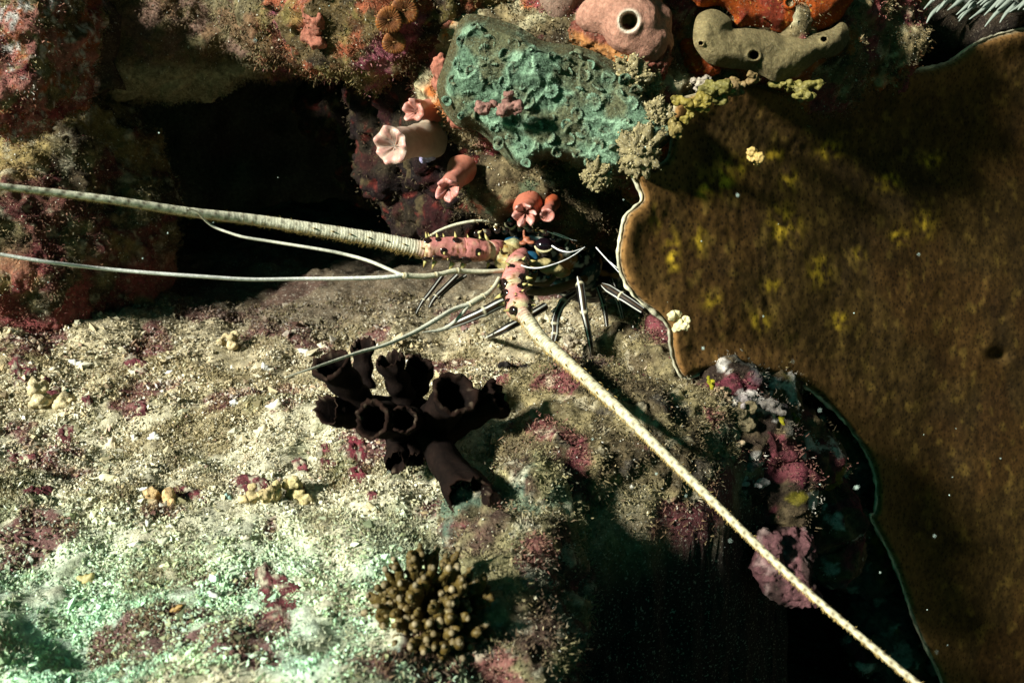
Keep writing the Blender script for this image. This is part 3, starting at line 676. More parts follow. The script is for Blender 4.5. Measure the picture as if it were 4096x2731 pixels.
# orange disc corals on the hanging rock
for px_, py_, d_, r_, lab in [(404, 10, .965, .0135, "orange disc coral nearest the top edge of the picture"), (389, 20, .965, .0128, "orange disc coral just below and left of the topmost one"), (394, 42, .985, .0115, "lowest and smallest orange disc coral on the hanging rock")]:
    c = at(px_, py_, d_); prof = [(r_ * .3, -.03), (r_ * .6, -.010), (r_ * .95, -.002), (r_ * 1.0, .001), (r_ * .85, .0020), (r_ * .6, .0016), (r_ * .35, .0010), (r_ * .1, .0004), (.0001, .0004)]
    Vp, Fp, t, th = lathe(c, -c + np.array((0, .0, -.25)), prof, 60, lambda R, H, t, th: (R * (1 + .03 * np.sin(26 * th) * (t > .2) + .05 * np.sin(3 * th)), H + .0008 * np.sin(26 * th) * (t > .2)))
    Cp = np.tile(np.array((.17, .055, .006)), (len(Vp), 1)) * (1 + .4 * np.sin(26 * th) + .5 * fbm(Vp, 130, 2, 4))[:, None]; Cp = mix(Cp, (.09, .03, .006), sstep(.45, .7, t) * .5)
    D = thing("disc_coral", c, lab, "coral", "orange disc corals")
    m_ = 5 * 60; mk("disc", Vp, Fp, M_CORAL, D, np.clip(Cp, .01, .8))
    Vm, Fm = sphere(c + (-c / np.linalg.norm(c)) * .0012, (.0016, .0008, .0008), 10, 6); mk("mouth", Vm, Fm, M_CORAL, D, np.tile((.14, .07, .02), (len(Vm), 1)))

# ------------------------------------------------------------------ sponges along the top
def blobthing(name, blobs, vox, colf, mat_, label, cat, holes=(), amp=.0025, freq=28, seed=0, group=None):
    V, F = remesh([sphere(at(a, b, d), np.asarray(r) if np.ndim(r) else r, 18, 12) for a, b, d, r in blobs], vox, 60 if name == 'tan_sponge' else 30)
    N = vnormals(V, F); V = V + N * (amp * fbm(V, freq, 3, seed) + amp * .6 * fbm(V, freq * 4, 3, seed + 4))[:, None]
    C = colf(V)
    for hx, hy, hd, hr, lipc in holes:
        c = at(hx, hy, hd); vd = c / np.linalg.norm(c); q = V - c; q = q - (q @ vd)[:, None] * vd; r = np.linalg.norm(q, axis=1); fr = (N @ vd) < .1
        V = V + vd * (np.where(fr, 1, 0) * (.035 * sstep(hr, hr * .65, r) - hr * .28 * np.exp(-((r - hr * 1.15) / (hr * .35)) ** 2)))[:, None]
        C = mix(C, lipc, np.where(fr, np.exp(-((r - hr * 1.02) / (hr * .2)) ** 2), 0) * .95)
        C = mix(C, (.20, .17, .08), np.where(fr, sstep(hr * .85, hr * .6, r), 0))
    c0 = V.mean(0); T = thing(name, c0, label, cat, group)
    mk("body", V, F, mat_, T, np.clip(C, .004, .85)); return T
def cpink(V): return np.tile(np.array((.29, .145, .10)), (len(V), 1)) * (1 + .3 * fbm(V, 18, 3, 401))[:, None]
blobthing("pink_sponge", [(622, 8, .985, .030), (632, 25, .98, .028), (645, 38, .985, .023), (655, 42, 1.0, .018), (600, 14, .99, .020), (590, 17, .99, .014), (630, -15, 1.0, .035), (652, 22, 1.0, .02)], .0018, cpink, M_SPONGE,
          "smooth pink sponge with one round white lipped hole", "sponge", [(629, 21, .965, .0090, (.50, .46, .36))], .002, 22, 41)
def cpale(V): return np.tile(np.array((.20, .125, .09)), (len(V), 1)) * (1 + .25 * fbm(V, 18, 3, 403))[:, None]
blobthing("pink_sponge", [(556, 5, 1.02, .025), (560, 15, 1.02, .016), (578, 6, 1.04, .022), (590, 8, 1.05, .02), (570, -15, 1.04, .03)], .0018, cpale, M_SPONGE, "dusky pink lobed sponge left of the smooth one, cut by the top edge", "sponge", (), .002, 24, 43)
def ctan(V): return np.tile(np.array((.150, .118, .055)), (len(V), 1)) * (1 + .3 * fbm(V, 20, 3, 405))[:, None]
def slabsponge(name, ol, d0, slope, relief, holes, colf, mat_, label, seed):
    def fr(x, y, dist):
        d = d0 + slope * (x - 690); P0 = at(x, y, d)
        h = .016 * sstep(0, 16, dist) ** .6 + relief * fbm(P0, 20, 3, seed) + .0012 * fbm(P0, 110, 2, seed + 3)
        for hx, hy, hr in holes:
            q = np.hypot(x - hx, (y - hy) * 1.15) / hr; h = h + .003 * np.exp(-((q - 1.3) / .45) ** 2) - .030 * sstep(1.0, .6, q)
        return at(x, y, d - h)
    V, F, x, y, dist, n, _ = sheet(ol, 1.1, fr, lambda x, y, q: at(x, y, d0 + slope * (x - 690) + .05 + 0 * x))
    C = colf(V)
    for hx, hy, hr in holes:
        q = np.hypot(x - hx, (y - hy) * 1.15) / hr; C[:n] = mix(C[:n], (.018, .013, .006), sstep(1.05, .7, q)); C[:n] = mix(C[:n], C[:n] * 1.5, np.exp(-((q - 1.35) / .3) ** 2))
    T = thing(name, V.mean(0), label, "sponge"); mk("body", V, F, mat_, T, np.clip(C, .003, .8))
slabsponge("tan_sponge", [(696, 18), (706, 10), (718, 10), (731, 19), (733, 28), (748, 28), (770, 31), (787, 36), (808, 35), (830, 29), (842, 22), (849, 30), (846, 46), (834, 56), (820, 59), (808, 68), (793, 77), (776, 82), (763, 76), (745, 70), (730, 68), (710, 64), (698, 52), (693, 39)],
           .985, .00035, .005, [(754, 55, 5.0), (824, 39, 3.0), (701, 43, 2.2)], ctan, M_SPONGE, "olive tan leathery sponge below the orange sponge", 45)
def cora(V):
    C = np.tile(np.array((.22, .040, .002)), (len(V), 1)) * (1 + .4 * fbm(V, 30, 3, 407))[:, None]
    wb, _, _ = worley(V, 190, 3); C = mix(C, (.45, .22, .03), sstep(.24, .12, wb) * .9)
    return mix(C, (.10, .012, .012), sstep(.15, .5, fbm(V, 18, 3, 409)) * .7)
slabsponge("orange_sponge", [(690, -14), (696, 4), (704, 7), (720, 6), (733, 16), (735, 27), (750, 26), (770, 30), (790, 34), (812, 32), (832, 25), (845, 12), (852, -14), (770, -22)], 1.0, .0003, .007, [(790, 3, 4.0)], cora, M_SPONGE, "bright orange dotted sponge at the top, right of the pink one", 47)
blobthing("orange_sponge", [(690, 50, 1.04, .012), (697, 62, 1.035, .014), (710, 66, 1.03, .011)], .0014, cora, M_SPONGE, "small dark orange sponge tucked under the tan one", "sponge", (), .003, 40, 49)
def cbrick(V): return mix(np.tile(np.array((.15, .045, .028)), (len(V), 1)) * (1 + .5 * fbm(V, 40, 3, 411))[:, None], (.30, .13, .04), sstep(.1, .4, fbm(V, 20, 2, 413)))
blobthing("brick_sponge", [(585, 33, 1.01, (.022, .014, .016)), (605, 36, 1.0, (.025, .014, .018)), (628, 47, .995, (.028, .014, .020)), (648, 58, .995, (.025, .014, .020)), (640, 66, .99, (.02, .012, .012)), (655, 66, 1.0, .014)], .0016, cbrick, M_ROCK, "brick red crusty sponge band under the smooth pink sponge", "sponge", (), .004, 50, 51)
# salmon crusts on the rocks
for bl, lab, sd in [([(450, 8, 1.005, (.012, .008, .03))], "salmon crust strip left of the green coral top", 61), ([(441, 73, 1.0, (.009, .008, .020))], "salmon crust patch on the left rim of the green coral", 62),
                    ([(311, 8, 1.005, (.010, .010, .020)), (318, 22, 1.005, (.006, .007, .012))], "pale salmon lump on the hanging rock, nearest the top edge", 63), ([(310, 36, 1.015, (.010, .008, .010)), (317, 43, 1.015, (.010, .008, .006))], "salmon crust at the lower left of the hanging rock", 64),
                    ([(455, 118, 1.01, (.010, .008, .008))], "small salmon crust under the green coral's left corner", 65)]:
    blobthing("salmon_crust", bl, .0015, lambda V: np.tile(np.array((.27, .10, .065)), (len(V), 1)) * (1 + .5 * fbm(V, 45, 3, 71))[:, None], M_SPONGE, lab, "crust", (), .004, 50, sd)

# pale spiny anemone at the upper right corner
A = thing("spiny_anemone", at(1000, -8, .93), "pale grey spiny anemone cut by the upper right corner", "anemone")
V, F = remesh([sphere(at(1005, -12, .93), (.06, .02, .022), 18, 12), sphere(at(965, -8, .94), (.025, .015, .012), 14, 10)], .003, 4)
mk("body", V, F, M_SPONGE, A, np.tile((.16, .18, .15), (len(V), 1)))
for k in range(26):
    bx0 = rng.uniform(940, 1040); by0 = rng.uniform(-16, 6); L = rng.uniform(12, 24)
    p = np.array([at(bx0, by0, .915), at(bx0 - L * .5, by0 + L * .45, .905), at(bx0 - L * rng.uniform(.75, 1.1), by0 + L * rng.uniform(.75, 1.0), .90)])
    Vt, Ft, ring, _ = tube(catmull(p, 7), np.linspace(.0032, .0003, 7), 6); mk("spine", Vt, Ft, M_BITS, A, np.tile((.22, .25, .21), (len(Vt), 1)))

# ------------------------------------------------------------------ dark tube sponge
TS = thing("tube_sponge", at(411, 425, .93), "black brown tube sponge cluster in the middle of the picture", "sponge")
tubes = [((362, 405, .905), (330, 363, .860), .0125, .0150), ((366, 385, .935), (362, 345, .925), .0085, .0100), ((404, 398, .90), (391, 359, .870), .0110, .0115), ((413, 398, .925), (420, 364, .905), .0100, .0125),
         ((358, 417, .90), (327, 409, .875), .0110, .0125), ((408, 424, .90), (372, 418, .835), .0165, .0150), ((430, 425, .91), (455, 393, .850), .0165, .0175), ((445, 425, .91), (500, 397, .885), .0170, .0150),
         ((428, 435, .90), (469, 495, .805), .0135, .0170), ((401, 432, .91), (396, 463, .870), .0120, .0085), ((417, 430, .91), (416, 458, .880), .0110, .0075), ((412, 420, .90), (404, 420, .83), .013, .010)]
hubV, hubF = remesh([sphere(at(408, 420, .925), (.030, .022, .026), 16, 12), sphere(at(435, 425, .93), (.024, .022, .022), 16, 12), sphere(at(372, 412, .925), (.022, .018, .018), 16, 12), sphere(at(408, 440, .93), (.02, .02, .02), 16, 12), sphere(at(410, 455, .945), (.018, .018, .02), 16, 12)], .0025, 8)
hubV = hubV + vnormals(hubV, hubF) * (.003 * fbm(hubV, 40, 2, 5))[:, None]
DK = np.array((.0050, .0026, .0018))
mk("base", hubV, hubF, M_DARK, TS, np.tile(DK * .9, (len(hubV), 1)))
for ti, (b, m, r0, r1) in enumerate(tubes):
    B, Mo = at(*b), at(*m); ax = Mo - B; L = np.linalg.norm(ax); nn_ = 16
    prof = [(r0 + (r1 - r0) * (k / nn_) + .0012 * math.sin(k * .9 + ti), L * k / nn_) for k in range(nn_ + 1)]
    prof += [(r1 * .93, L + .0012), (r1 * .80, L - .001), (r1 * .72, L - .006), (r1 * .66, L - .016), (r1 * .55, L - .03), (r1 * .2, L - .036), (.0002, L - .036)]
    ph = ti * 2.1
    def mod(R, H, t, th, ph=ph, r1=r1):
        top = np.exp(-((t - 17 / 23) / .06) ** 2); jag = np.sin(11 * th + ph) * .5 + np.sin(17 * th - ph) * .35 + np.sin(5 * th + 2 * ph) * .5
        return R * (1 + .05 * np.sin(3 * th + ph) + .07 * top * np.sin(13 * th + ph) + .05 * sstep(.3, .74, t) * np.sin(7 * th + 2 * ph) + .14 * sstep(.45, .74, t) - .05), H + .0026 * top * jag + .004 * t * np.sin(th + ph)
    Vt, Ft, t, th = lathe(B, ax, prof, 44, mod)
    Vt = Vt + .0022 * np.stack([fbm(Vt, 38, 2, 21), fbm(Vt, 38, 2, 22), fbm(Vt, 38, 2, 23)], 1)
    C = np.tile(DK, (len(Vt), 1)) * (1 + .6 * fbm(Vt, 60, 3, 25))[:, None]
    C = mix(C, np.array((.014, .006, .0035)), np.exp(-((t - 17 / 23) / .045) ** 2) * .7)
    wbt, _, _ = worley(Vt, 160, 9); C = mix(C, (.16, .12, .08), np.exp(-((t - 17.6 / 23) / .02) ** 2) * sstep(.38, .22, wbt) * .8)
    C = mix(C, DK * .35, sstep(19 / 23, 20.5 / 23, t))
    mk("tube", Vt, Ft, M_DARK, TS, np.clip(C, .001, .5))

# ------------------------------------------------------------------ branching coral at the bottom
BC = thing("branching_coral", at(432, 640, .745), "olive brown branching coral with pale branch tips at the bottom edge", "coral")
base = at(432, 628, .745)
tips = []
for _ in range(6000):
    a = rng.uniform(0, 6.283); rr = math.sqrt(rng.uniform(0, 1)); q = (432 + 67 * rr * math.cos(a), 618 + 74 * rr * math.sin(a), rr)
    if all(math.hypot(q[0] - e[0], q[1] - e[1]) > 9.3 for e in tips): tips.append(q)
for tx, ty, rr in tips[:190]:
    if gnoise(np.array([[tx / 26, ty / 26, 3.3]]), 5)[0] < -.28: continue
    d = .660 + .045 * rr ** 2 + rng.uniform(-.012, .014)
    T_ = at(tx, ty, d); mid = base * .5 + T_ * .5 + at(tx, ty, .73) * 0 + rng.normal(0, .003, 3)
    st = base + (T_ - base) * .15
    P = catmull([st, mid, T_], 12); R = np.linspace(.0038, .0040, 12) * rng.uniform(.75, 1.15); R[-1] *= .45; R[-2] *= .85
    Vt, Ft, ring, ang = tube(P, R, 12); Vt = Vt + vnormals(Vt, Ft) * (.0026 * fbm(Vt, 130, 2, 7))[:, None]; ax = T_ - base; La = np.linalg.norm(ax); ax /= La
    pr = [(Vt, Ft)]; Tn, An, Bn = frames(P)
    for k in range(rng.integers(12, 18)):
        q = int(rng.integers(5, 12)); a = rng.uniform(0, 6.283); nr = math.cos(a) * An[q] + math.sin(a) * Bn[q]
        if q == 11: nr = nr * .5 + Tn[q] * .6
        rr_ = rng.uniform(.0013, .0026); Vq, Fq = sphere(P[q] + nr * R[q] * .95, (rr_, rr_, rr_), 7, 5); pr.append((Vq, Fq))
    Cb = []
    for n_, (Vq, _) in enumerate(pr):
        s_ = ((Vq - base) @ ax) / La
        c = mix(np.tile(np.array((.030, .026, .003)), (len(Vq), 1)), (.070, .044, .006), sstep(.55, 1.0, s_))
        if n_: c = mix(c, (.30, .25, .16), sstep(.88, 1.06, s_) * rng.uniform(.0, .7))
        Cb.append(c * (1 + .4 * gnoise(Vq * 160, 6))[:, None])
    Vj, Fj, Cj = join([(p[0], p[1], c) for p, c in zip(pr, Cb)])
    mk("branch", Vj, Fj, M_CORAL, BC, np.clip(Cj, .005, .8))
mk("base", *sphere(base + np.array((0, 0, -.004)), (.022, .02, .022), 16, 10), M_CORAL, BC, np.tile((.05, .04, .012), (16 * 9 + 2, 1)))

# ------------------------------------------------------------------ the spiny lobster
LB = thing("spiny_lobster", at(560, 345, 1.12), "painted spiny lobster with pink spiny antenna bases peering out of the crevice", "lobster")
PINK = np.array((.50, .19, .165)); CREAM = np.array((.46, .40, .22)); GOLD = np.array((.34, .21, .045)); BLK = np.array((.010, .009, .009)); BLUE = np.array((.008, .05, .09)); WHT = np.array((.68, .68, .60))

def flagellum(ctrl, r0, r1, base_pink, colr, ex):
    P = catmull([at(*c) for c in ctrl], 900); s = np.concatenate([[0], np.cumsum(np.linalg.norm(np.diff(P, axis=0), axis=1))]); L = s[-1]
    P = catmull(P[np.searchsorted(s, np.linspace(0, L, 60)).clip(0, 899)], 900); s = np.linspace(0, L, 900)
    u = s / L; R = r1 + (r0 - r1) * (1 - u) ** ex
    ringy = 1 + .035 * np.exp(-u * 3.2) * ((s / .0030 % 1) - .5) * 2 + .012 * np.sin(s / .009 * 6.28)
    Vt, Ft, ring, ang = tube(P, R * ringy, 18)
    up = np.cos(ang)                                                     # 1 on the upper side
    C = np.tile(np.array(colr), (len(Vt), 1)) * (1 + .10 * gnoise(Vt * 70, 5))[:, None]
    C = mix(C, GOLD, sstep(-.15, -.85, up) * .85)
    uu = u[ring]; ss = s[ring]
    C = mix(C, np.array((.13, .11, .07)), np.exp(-uu * 3) * sstep(.55, .9, ss / .0030 % 1) * .8)
    C = mix(C, PINK, sstep(.035, .0, uu) * base_pink)
    for row, off in ((.9, 0), (-.9, .4), (1.9, .7), (-1.9, .2), (0, .55)):
        da = np.abs((ang - row + math.pi) % (2 * math.pi) - math.pi); ds = np.abs(((ss / .013 + off) % 1) - .5) * .013
        C = mix(C, (.06, .035, .01), np.exp(-((da * R[ring] / .0014) ** 2 + (ds / .0020) ** 2)) * .95)
    fl = mk("flagellum", Vt, Ft, M_SHELL, LB, np.clip(C, .01, .85))
    # short bristles on the sides and the underside
    T, A_, B_ = frames(P); m = 2600; k = rng.integers(0, 899, m); a = rng.normal(math.pi, 1.0, m)
    nr = np.cos(a)[:, None] * A_[k] + np.sin(a)[:, None] * B_[k]; b0 = P[k] + nr * (R[k] * .95)[:, None]
    tip = b0 + (nr + T[k] * .8 + rng.normal(0, .25, (m, 3))) * rng.uniform(.001, .0034, (m, 1)) * (.4 + .8 * np.exp(-2.2 * u[k]))[:, None]
    X = np.stack([b0 - T[k] * .0003, b0 + T[k] * .0003, tip], 1).reshape(-1, 3)
    br = mk("bristle", X, (np.arange(m) * 3)[:, None] + np.arange(3), M_TURF, fl, np.tile((.36, .25, .08), (m * 3, 1)), smooth=False); br["kind"] = "stuff"
    for k in range(14):                                                  # hooked spinelets near the base
        s_ = int(8 + k * 19); sd = 1 if k % 2 else -1; a = sd * 1.25
        n_ = math.cos(a) * A_[s_] + math.sin(a) * B_[s_]; b0 = P[s_] + n_ * R[s_] * .95
        Vs, Fs, _, _ = tube([b0, b0 + n_ * .0018 + T[s_] * .0012, b0 + n_ * .0024 + T[s_] * .0038], [.0011, .0007, .0001], 6)
        mk("spinelet", Vs, Fs, M_SHELL, fl, np.tile((.34, .24, .07), (len(Vs), 1)))
    return P, R
flagellum([(424, 249, 1.02), (400, 244, 1.01), (375, 239, 1.0), (300, 226.5, .965), (250, 219, .94), (187, 211.5, .90), (120, 201, .86), (60, 193, .83), (0, 186, .80), (-60, 178, .77)], .0082, .0026, .6, (.80, .77, .57), 1.55)  # left antenna: colour painted paler to offset its grazing light
flagellum([(521, 311, .975), (530, 323, .965), (541, 338, .955), (560, 355, .935), (592, 384, .905), (625, 414, .875), (662, 451, .845), (700, 488, .81), (780, 566, .74), (850, 627, .69), (925, 689, .64), (985, 735, .61)], .0071, .0022, .5, (.52, .48, .31), 2.0)  # right antenna: colour painted darker to hold back the full light

def spine(parent, b, n, L, r, spot, colr=(.40, .36, .13), axis=None):
    L *= .92; r *= .78; b = np.asarray(b); n = np.asarray(n) / np.linalg.norm(n)
    f = np.array([-.5, 0, .1]) * 0
    Vs, Fs, _, _ = tube([b - n * r * .5, b + n * L * .45, b + n * L], [r, r * .62, .0001], 10)
    s = (Vs - b) @ n / L; C = mix(np.tile(np.array(colr), (len(Vs), 1)), (.30, .20, .05), sstep(.5, 1, s))
    mk("spine", Vs, Fs, M_SHELL, parent, C)
    if spot:
        vw = -b / np.linalg.norm(b); c = b - n * r * .4 + vw * r * .8
        e = sphere((0, 0, 0), (1, 1, 1), 14, 8); ax = (n * .35 + vw); ax /= np.linalg.norm(ax)
        if axis is not None:
            o_ = b - axis; Ro = np.linalg.norm(o_); ax = o_ / Ro + vw * .62; ax /= np.linalg.norm(ax); c = axis + ax * Ro * 1.10
        q = Vector(ax).to_track_quat('Z', 'Y').to_matrix(); Rm = np.array(q)
        Vq = (e[0] * np.array((r * 1.75, r * 1.75, r * .6))) @ Rm.T + c
        mk("eye_spot", Vq, e[1], M_EYE, parent, np.tile((.012, .006, .005), (len(Vq), 1)))

def segment(name, ctrl, rads, cols, seg=24, seed=0, squash=1.0):
    P = catmull([at(*c) for c in ctrl], 40); R = np.interp(np.linspace(0, 1, 40), np.linspace(0, 1, len(rads)), rads)
    Vt, Ft, ring, ang = tube(P, R, seg)
    Vt = Vt + .0012 * np.stack([fbm(Vt, 60, 2, seed), fbm(Vt, 60, 2, seed + 1), fbm(Vt, 60, 2, seed + 2)], 1)
    t = ring / 39; K = np.linspace(0, 1, len(cols)); C = np.stack([np.interp(t, K, [c[i] for c in cols]) for i in range(3)], 1)
    C = mix(C, (.34, .15, .03), sstep(-.2, -.9, np.cos(ang)) * .55)
    C = mix(C, CREAM, sstep(.35, .6, fbm(Vt, 45, 2, seed + 7)) * .4)
    wb, _, _ = worley(Vt, 165, seed); C = mix(C, (.16, .065, .015), sstep(.36, .24, wb) * .9)      # tubercle tips
    Vt = Vt + vnormals(Vt, Ft) * (.0009 * sstep(.34, .12, wb))[:, None]
    C = C * (1 + .12 * fbm(Vt, 90, 2, seed + 9))[:, None]
    o = mk(name, Vt, Ft, M_SHELL, LB, np.clip(C, .01, .85)); return o, P, R
PKL = PINK * 1.0
# left antenna base, from the tip segment to the head
s1, P1, R1 = segment("antenna_segment", [(424, 248, 1.015), (440, 248, 1.02), (463, 249, 1.03)], [.0095, .0118, .0112, .0108, .0112, .0118, .0116], [CREAM, PINK, PKL, PINK, PINK], seed=501)
s2, P2, R2 = segment("antenna_segment", [(463, 249, 1.03), (474, 249.5, 1.035), (487, 250.5, 1.042)], [.0118, .0122, .0120, .0112, .0098], [PINK, PINK, PKL, PINK, CREAM], seed=511)
s3, P3, R3 = segment("antenna_segment", [(484, 250, 1.04), (488, 250.5, 1.045), (493, 250, 1.05), (499, 248, 1.062)], [.0095, .0108, .0115, .0108, .009], [(.34, .40, .24), (.38, .40, .24), PINK, PINK, (.40, .22, .14)], seed=521)
# right antenna base
s4, P4, R4 = segment("antenna_segment", [(521, 312, .975), (517, 301, .99), (513.5, 289, 1.0)], [.0105, .0128, .0122, .0118, .0122], [CREAM, PINK, PKL, PINK, CREAM], seed=531)
s5, P5, R5 = segment("antenna_segment", [(513.5, 289, 1.0), (514, 280, 1.008), (518, 269, 1.02)], [.0124, .0126, .0122, .0112], [CREAM, PINK, PKL, (.42, .30, .18)], seed=541)
s6, P6, R6 = segment("antenna_segment", [(517, 270, 1.018), (518, 265, 1.03), (520, 260, 1.045), (523, 256, 1.06)], [.0108, .0115, .0105, .009], [(.36, .40, .24), PINK, PINK, (.44, .16, .16)], seed=551)
for seg_, P, R, spec in [(s1, P1, R1, [(.15, -110, 1.0, -1), (.42, -105, 1.25, -1), (.80, -105, 1.4, -1), (.15, 60, .8, 1), (.45, 75, .7, 1), (.80, 70, .8, 1), (.55, -25, .75, 1), (.3, -55, .4, 0), (.66, -62, .4, 0), (.92, -66, .5, 0), (.28, 100, .6, 0), (.62, 100, .6, 0)]),
                         (s2, P2, R2, [(.20, -105, 1.45, -1), (.55, -20, .85, 1), (.75, 95, .7, 1), (.3, 90, .5, 0)]),
                         (s3, P3, R3, [(.45, -100, .9, 1), (.4, 95, .9, 0)])]:
    for t, elev, sc, sp in spec:
        k = int(t * 39); T = P[min(k + 1, 39)] - P[max(k - 1, 0)]; T /= np.linalg.norm(T); vw = -P[k] / np.linalg.norm(P[k]); u = UP - T * (UP @ T); u /= np.linalg.norm(u); f = np.cross(T, u); f *= np.sign(f @ vw)
        e = math.radians(elev); n_ = math.cos(e) * f * .9 + math.sin(e) * u; n_ /= np.linalg.norm(n_)
        spine(seg_, P[k] + n_ * R[k] * .92, n_ - T * .35, .0105 * sc, .0036 * sc, sp, axis=P[k])
for seg_, P, R, spec in [(s4, P4, R4, [(.10, 165, .9, 1), (.42, 170, 1.05, 1), (.80, 175, 1.2, 1), (.15, 20, .7, 1), (.45, 5, .75, 1), (.40, 100, .5, 1), (.60, 60, .5, 1), (.88, 45, .75, 1), (.12, 120, .55, 0)]),
                         (s5, P5, R5, [(.25, 172, 1.35, 1), (.6, 10, 1.0, 1), (.2, 15, .95, 1), (.78, 125, .85, 1), (.5, 25, 1.1, 1)]),
                         (s6, P6, R6, [(.15, 60, .8, 1), (.15, 10, .9, 1), (.4, 170, .8, 1), (.45, 15, 1.0, 1)])]:
    for t, az, sc, sp in spec:
        k = int(t * 39); T = P[min(k + 1, 39)] - P[max(k - 1, 0)]; T /= np.linalg.norm(T); vw = -P[k] / np.linalg.norm(P[k]); rt = RT - T * (RT @ T); rt /= np.linalg.norm(rt); f = np.cross(T, rt); f *= np.sign(f @ vw)
        e = math.radians(az); n_ = math.cos(e) * rt + math.sin(e) * f; n_ /= np.linalg.norm(n_)
        spine(seg_, P[k] + n_ * R[k] * .92, n_ - T * .35, .0100 * sc, .0036 * sc, sp, axis=P[k])

# head: yellow plate between the antennae, blue joints, rostral horns, eyes, dark carapace
def blobpart(name, blobs, vox, colf, mat_, amp=.001, freq=60, sm=5, seed=0):
    V, F = remesh([sphere(at(a, b, d), np.asarray(r) if np.ndim(r) else r, 16, 12) for a, b, d, r in blobs], vox, sm)
    V = V + vnormals(V, F) * (amp * fbm(V, freq, 3, seed))[:, None]
    return mk(name, V, F, mat_, LB, np.clip(colf(V), .003, .85))
def cyel(V):
    C = np.tile(np.array((.31, .25, .10)), (len(V), 1)) * (1 + .2 * fbm(V, 50, 2, 1))[:, None]; wb, _, _ = worley(V, 110, 4)
    C = mix(C, (.32, .19, .04), sstep(.34, .2, wb) * .85); return mix(C, (.28, .34, .20), sstep(.1, .4, fbm(V, 35, 2, 8)) * .5)
hp = blobpart("head_plate", [(505, 254, 1.052, (.012, .010, .011)), (512, 248, 1.062, (.012, .010, .010)), (500, 258, 1.048, (.009, .009, .010)), (508, 262, 1.047, (.009, .009, .010)), (516, 257, 1.07, (.01, .01, .008))], .0011, cyel, M_SHELL, .0022, 70, 9, 3)
spine(hp, at(502, 252, 1.038), -FWD + UP * .9 - RT * .4, .008, .0022, 0, (.05, .04, .02)); spine(hp, at(509, 256, 1.04), -FWD + UP * .8, .007, .0022, 0, (.05, .04, .02))
blobpart("blue_joint", [(512, 240, 1.066, (.0080, .005, .0036)), (509, 242, 1.066, (.005, .004, .003))], .0009, lambda V: np.tile(BLUE, (len(V), 1)), M_LEG, .0004)
blobpart("blue_joint", [(530, 255, 1.05, (.0085, .005, .0045)), (535, 257.5, 1.05, (.004, .004, .003))], .0009, lambda V: np.tile(BLUE, (len(V), 1)), M_LEG, .0004)
def cshell(V):
    C = np.tile(BLK, (len(V), 1)); a, b, idn = worley(V, 70, 6); edge = b - a
    C = mix(C, (.50, .55, .42), sstep(.10, .03, edge) * ((idn % 3) == 0) * .9)
    C = mix(C, (.02, .10, .10), sstep(0, .3, fbm(V, 40, 2, 66)) * .7); C = mix(C, (.55, .30, .10), sstep(.36, .5, fbm(V, 34, 2, 68)) * .7)
    return mix(C, (.7, .7, .58), sstep(.40, .48, fbm(V, 75, 2, 69)) * .8)
blobpart("carapace", [(530, 246, 1.10, (.022, .03, .020)), (548, 250, 1.13, (.032, .04, .028)), (566, 262, 1.17, (.042, .05, .034)), (590, 268, 1.24, (.055, .06, .038)), (620, 268, 1.32, (.06, .07, .042)), (536, 270, 1.08, (.018, .02, .014))], .0022, cshell, M_LEG, .003, 55, 5, 7)
# legs of spines all over the front of the carapace
for k, (sx, sy, sd, L) in enumerate([(520, 228, 1.075, .011), (529, 229, 1.075, .012), (537, 231, 1.08, .010), (545, 232, 1.08, .010), (553, 238, 1.09, .009), (541, 256, 1.07, .014), (549, 262, 1.075, .011), (526, 263, 1.03, .008), (534, 270, 1.035, .009), (560, 250, 1.10, .010), (515, 226, 1.08, .008), (548, 275, 1.07, .010), (556, 268, 1.08, .008), (487, 232, 1.06, .009), (497, 229, 1.065, .009), (478, 233, 1.05, .008), (505, 230, 1.07, .008)]):
    n_ = np.array((rng.normal(-.1, .4), -.6, rng.uniform(.3, .9)))
    spine(hp, at(sx, sy, sd), n_, L, .0030, 1, [(.40, .36, .18), (.42, .42, .32), (.20, .14, .05)][k % 3])
blobpart("rostral_horn", [(527, 240, 1.06, (.0045, .004, .0045)), (524, 234, 1.062, (.0018, .002, .005)), (531, 242, 1.055, (.004, .003, .002)), (523, 243, 1.058, (.004, .003, .002))], .0008, lambda V: np.tile((.26, .085, .04), (len(V), 1)) * (1 + .3 * fbm(V, 120, 2, 4))[:, None], M_SHELL, .0008, 120, 3)
for ex, ey, ed, rr in [(510.5, 221, 1.075, (.0062, .006, .0085)), (544, 244.5, 1.055, (.0098, .008, .0072))]:
    Ve, Fe = sphere(at(ex, ey, ed), rr, 20, 14); e = mk("eye", Ve, Fe, M_EYE, LB, np.tile((.006, .003, .005), (len(Ve), 1)))
    q = at(ex, ey, ed); a = np.linspace(math.radians(190), math.radians(330), 14)
    Pa = q + np.outer(np.cos(a), RT) * rr[0] * .98 + np.outer(np.sin(a), UP) * rr[2] * .98 - FWD * .003
    Vt, Ft, _, _ = tube(Pa, .0008 + .0009 * np.sin(np.linspace(0, math.pi, 14)), 6); mk("eyelid", Vt, Ft, M_SHELL, e, np.tile((.48, .43, .24), (len(Vt), 1)))
    Vt, Ft, _, _ = tube([q + UP * -.006 + FWD * .002, at(ex + 4, ey + 12, ed + .02)], [.004, .005], 8); mk("eye_stalk", Vt, Ft, M_LEG, e, np.tile((.03, .025, .02), (len(Vt), 1)))

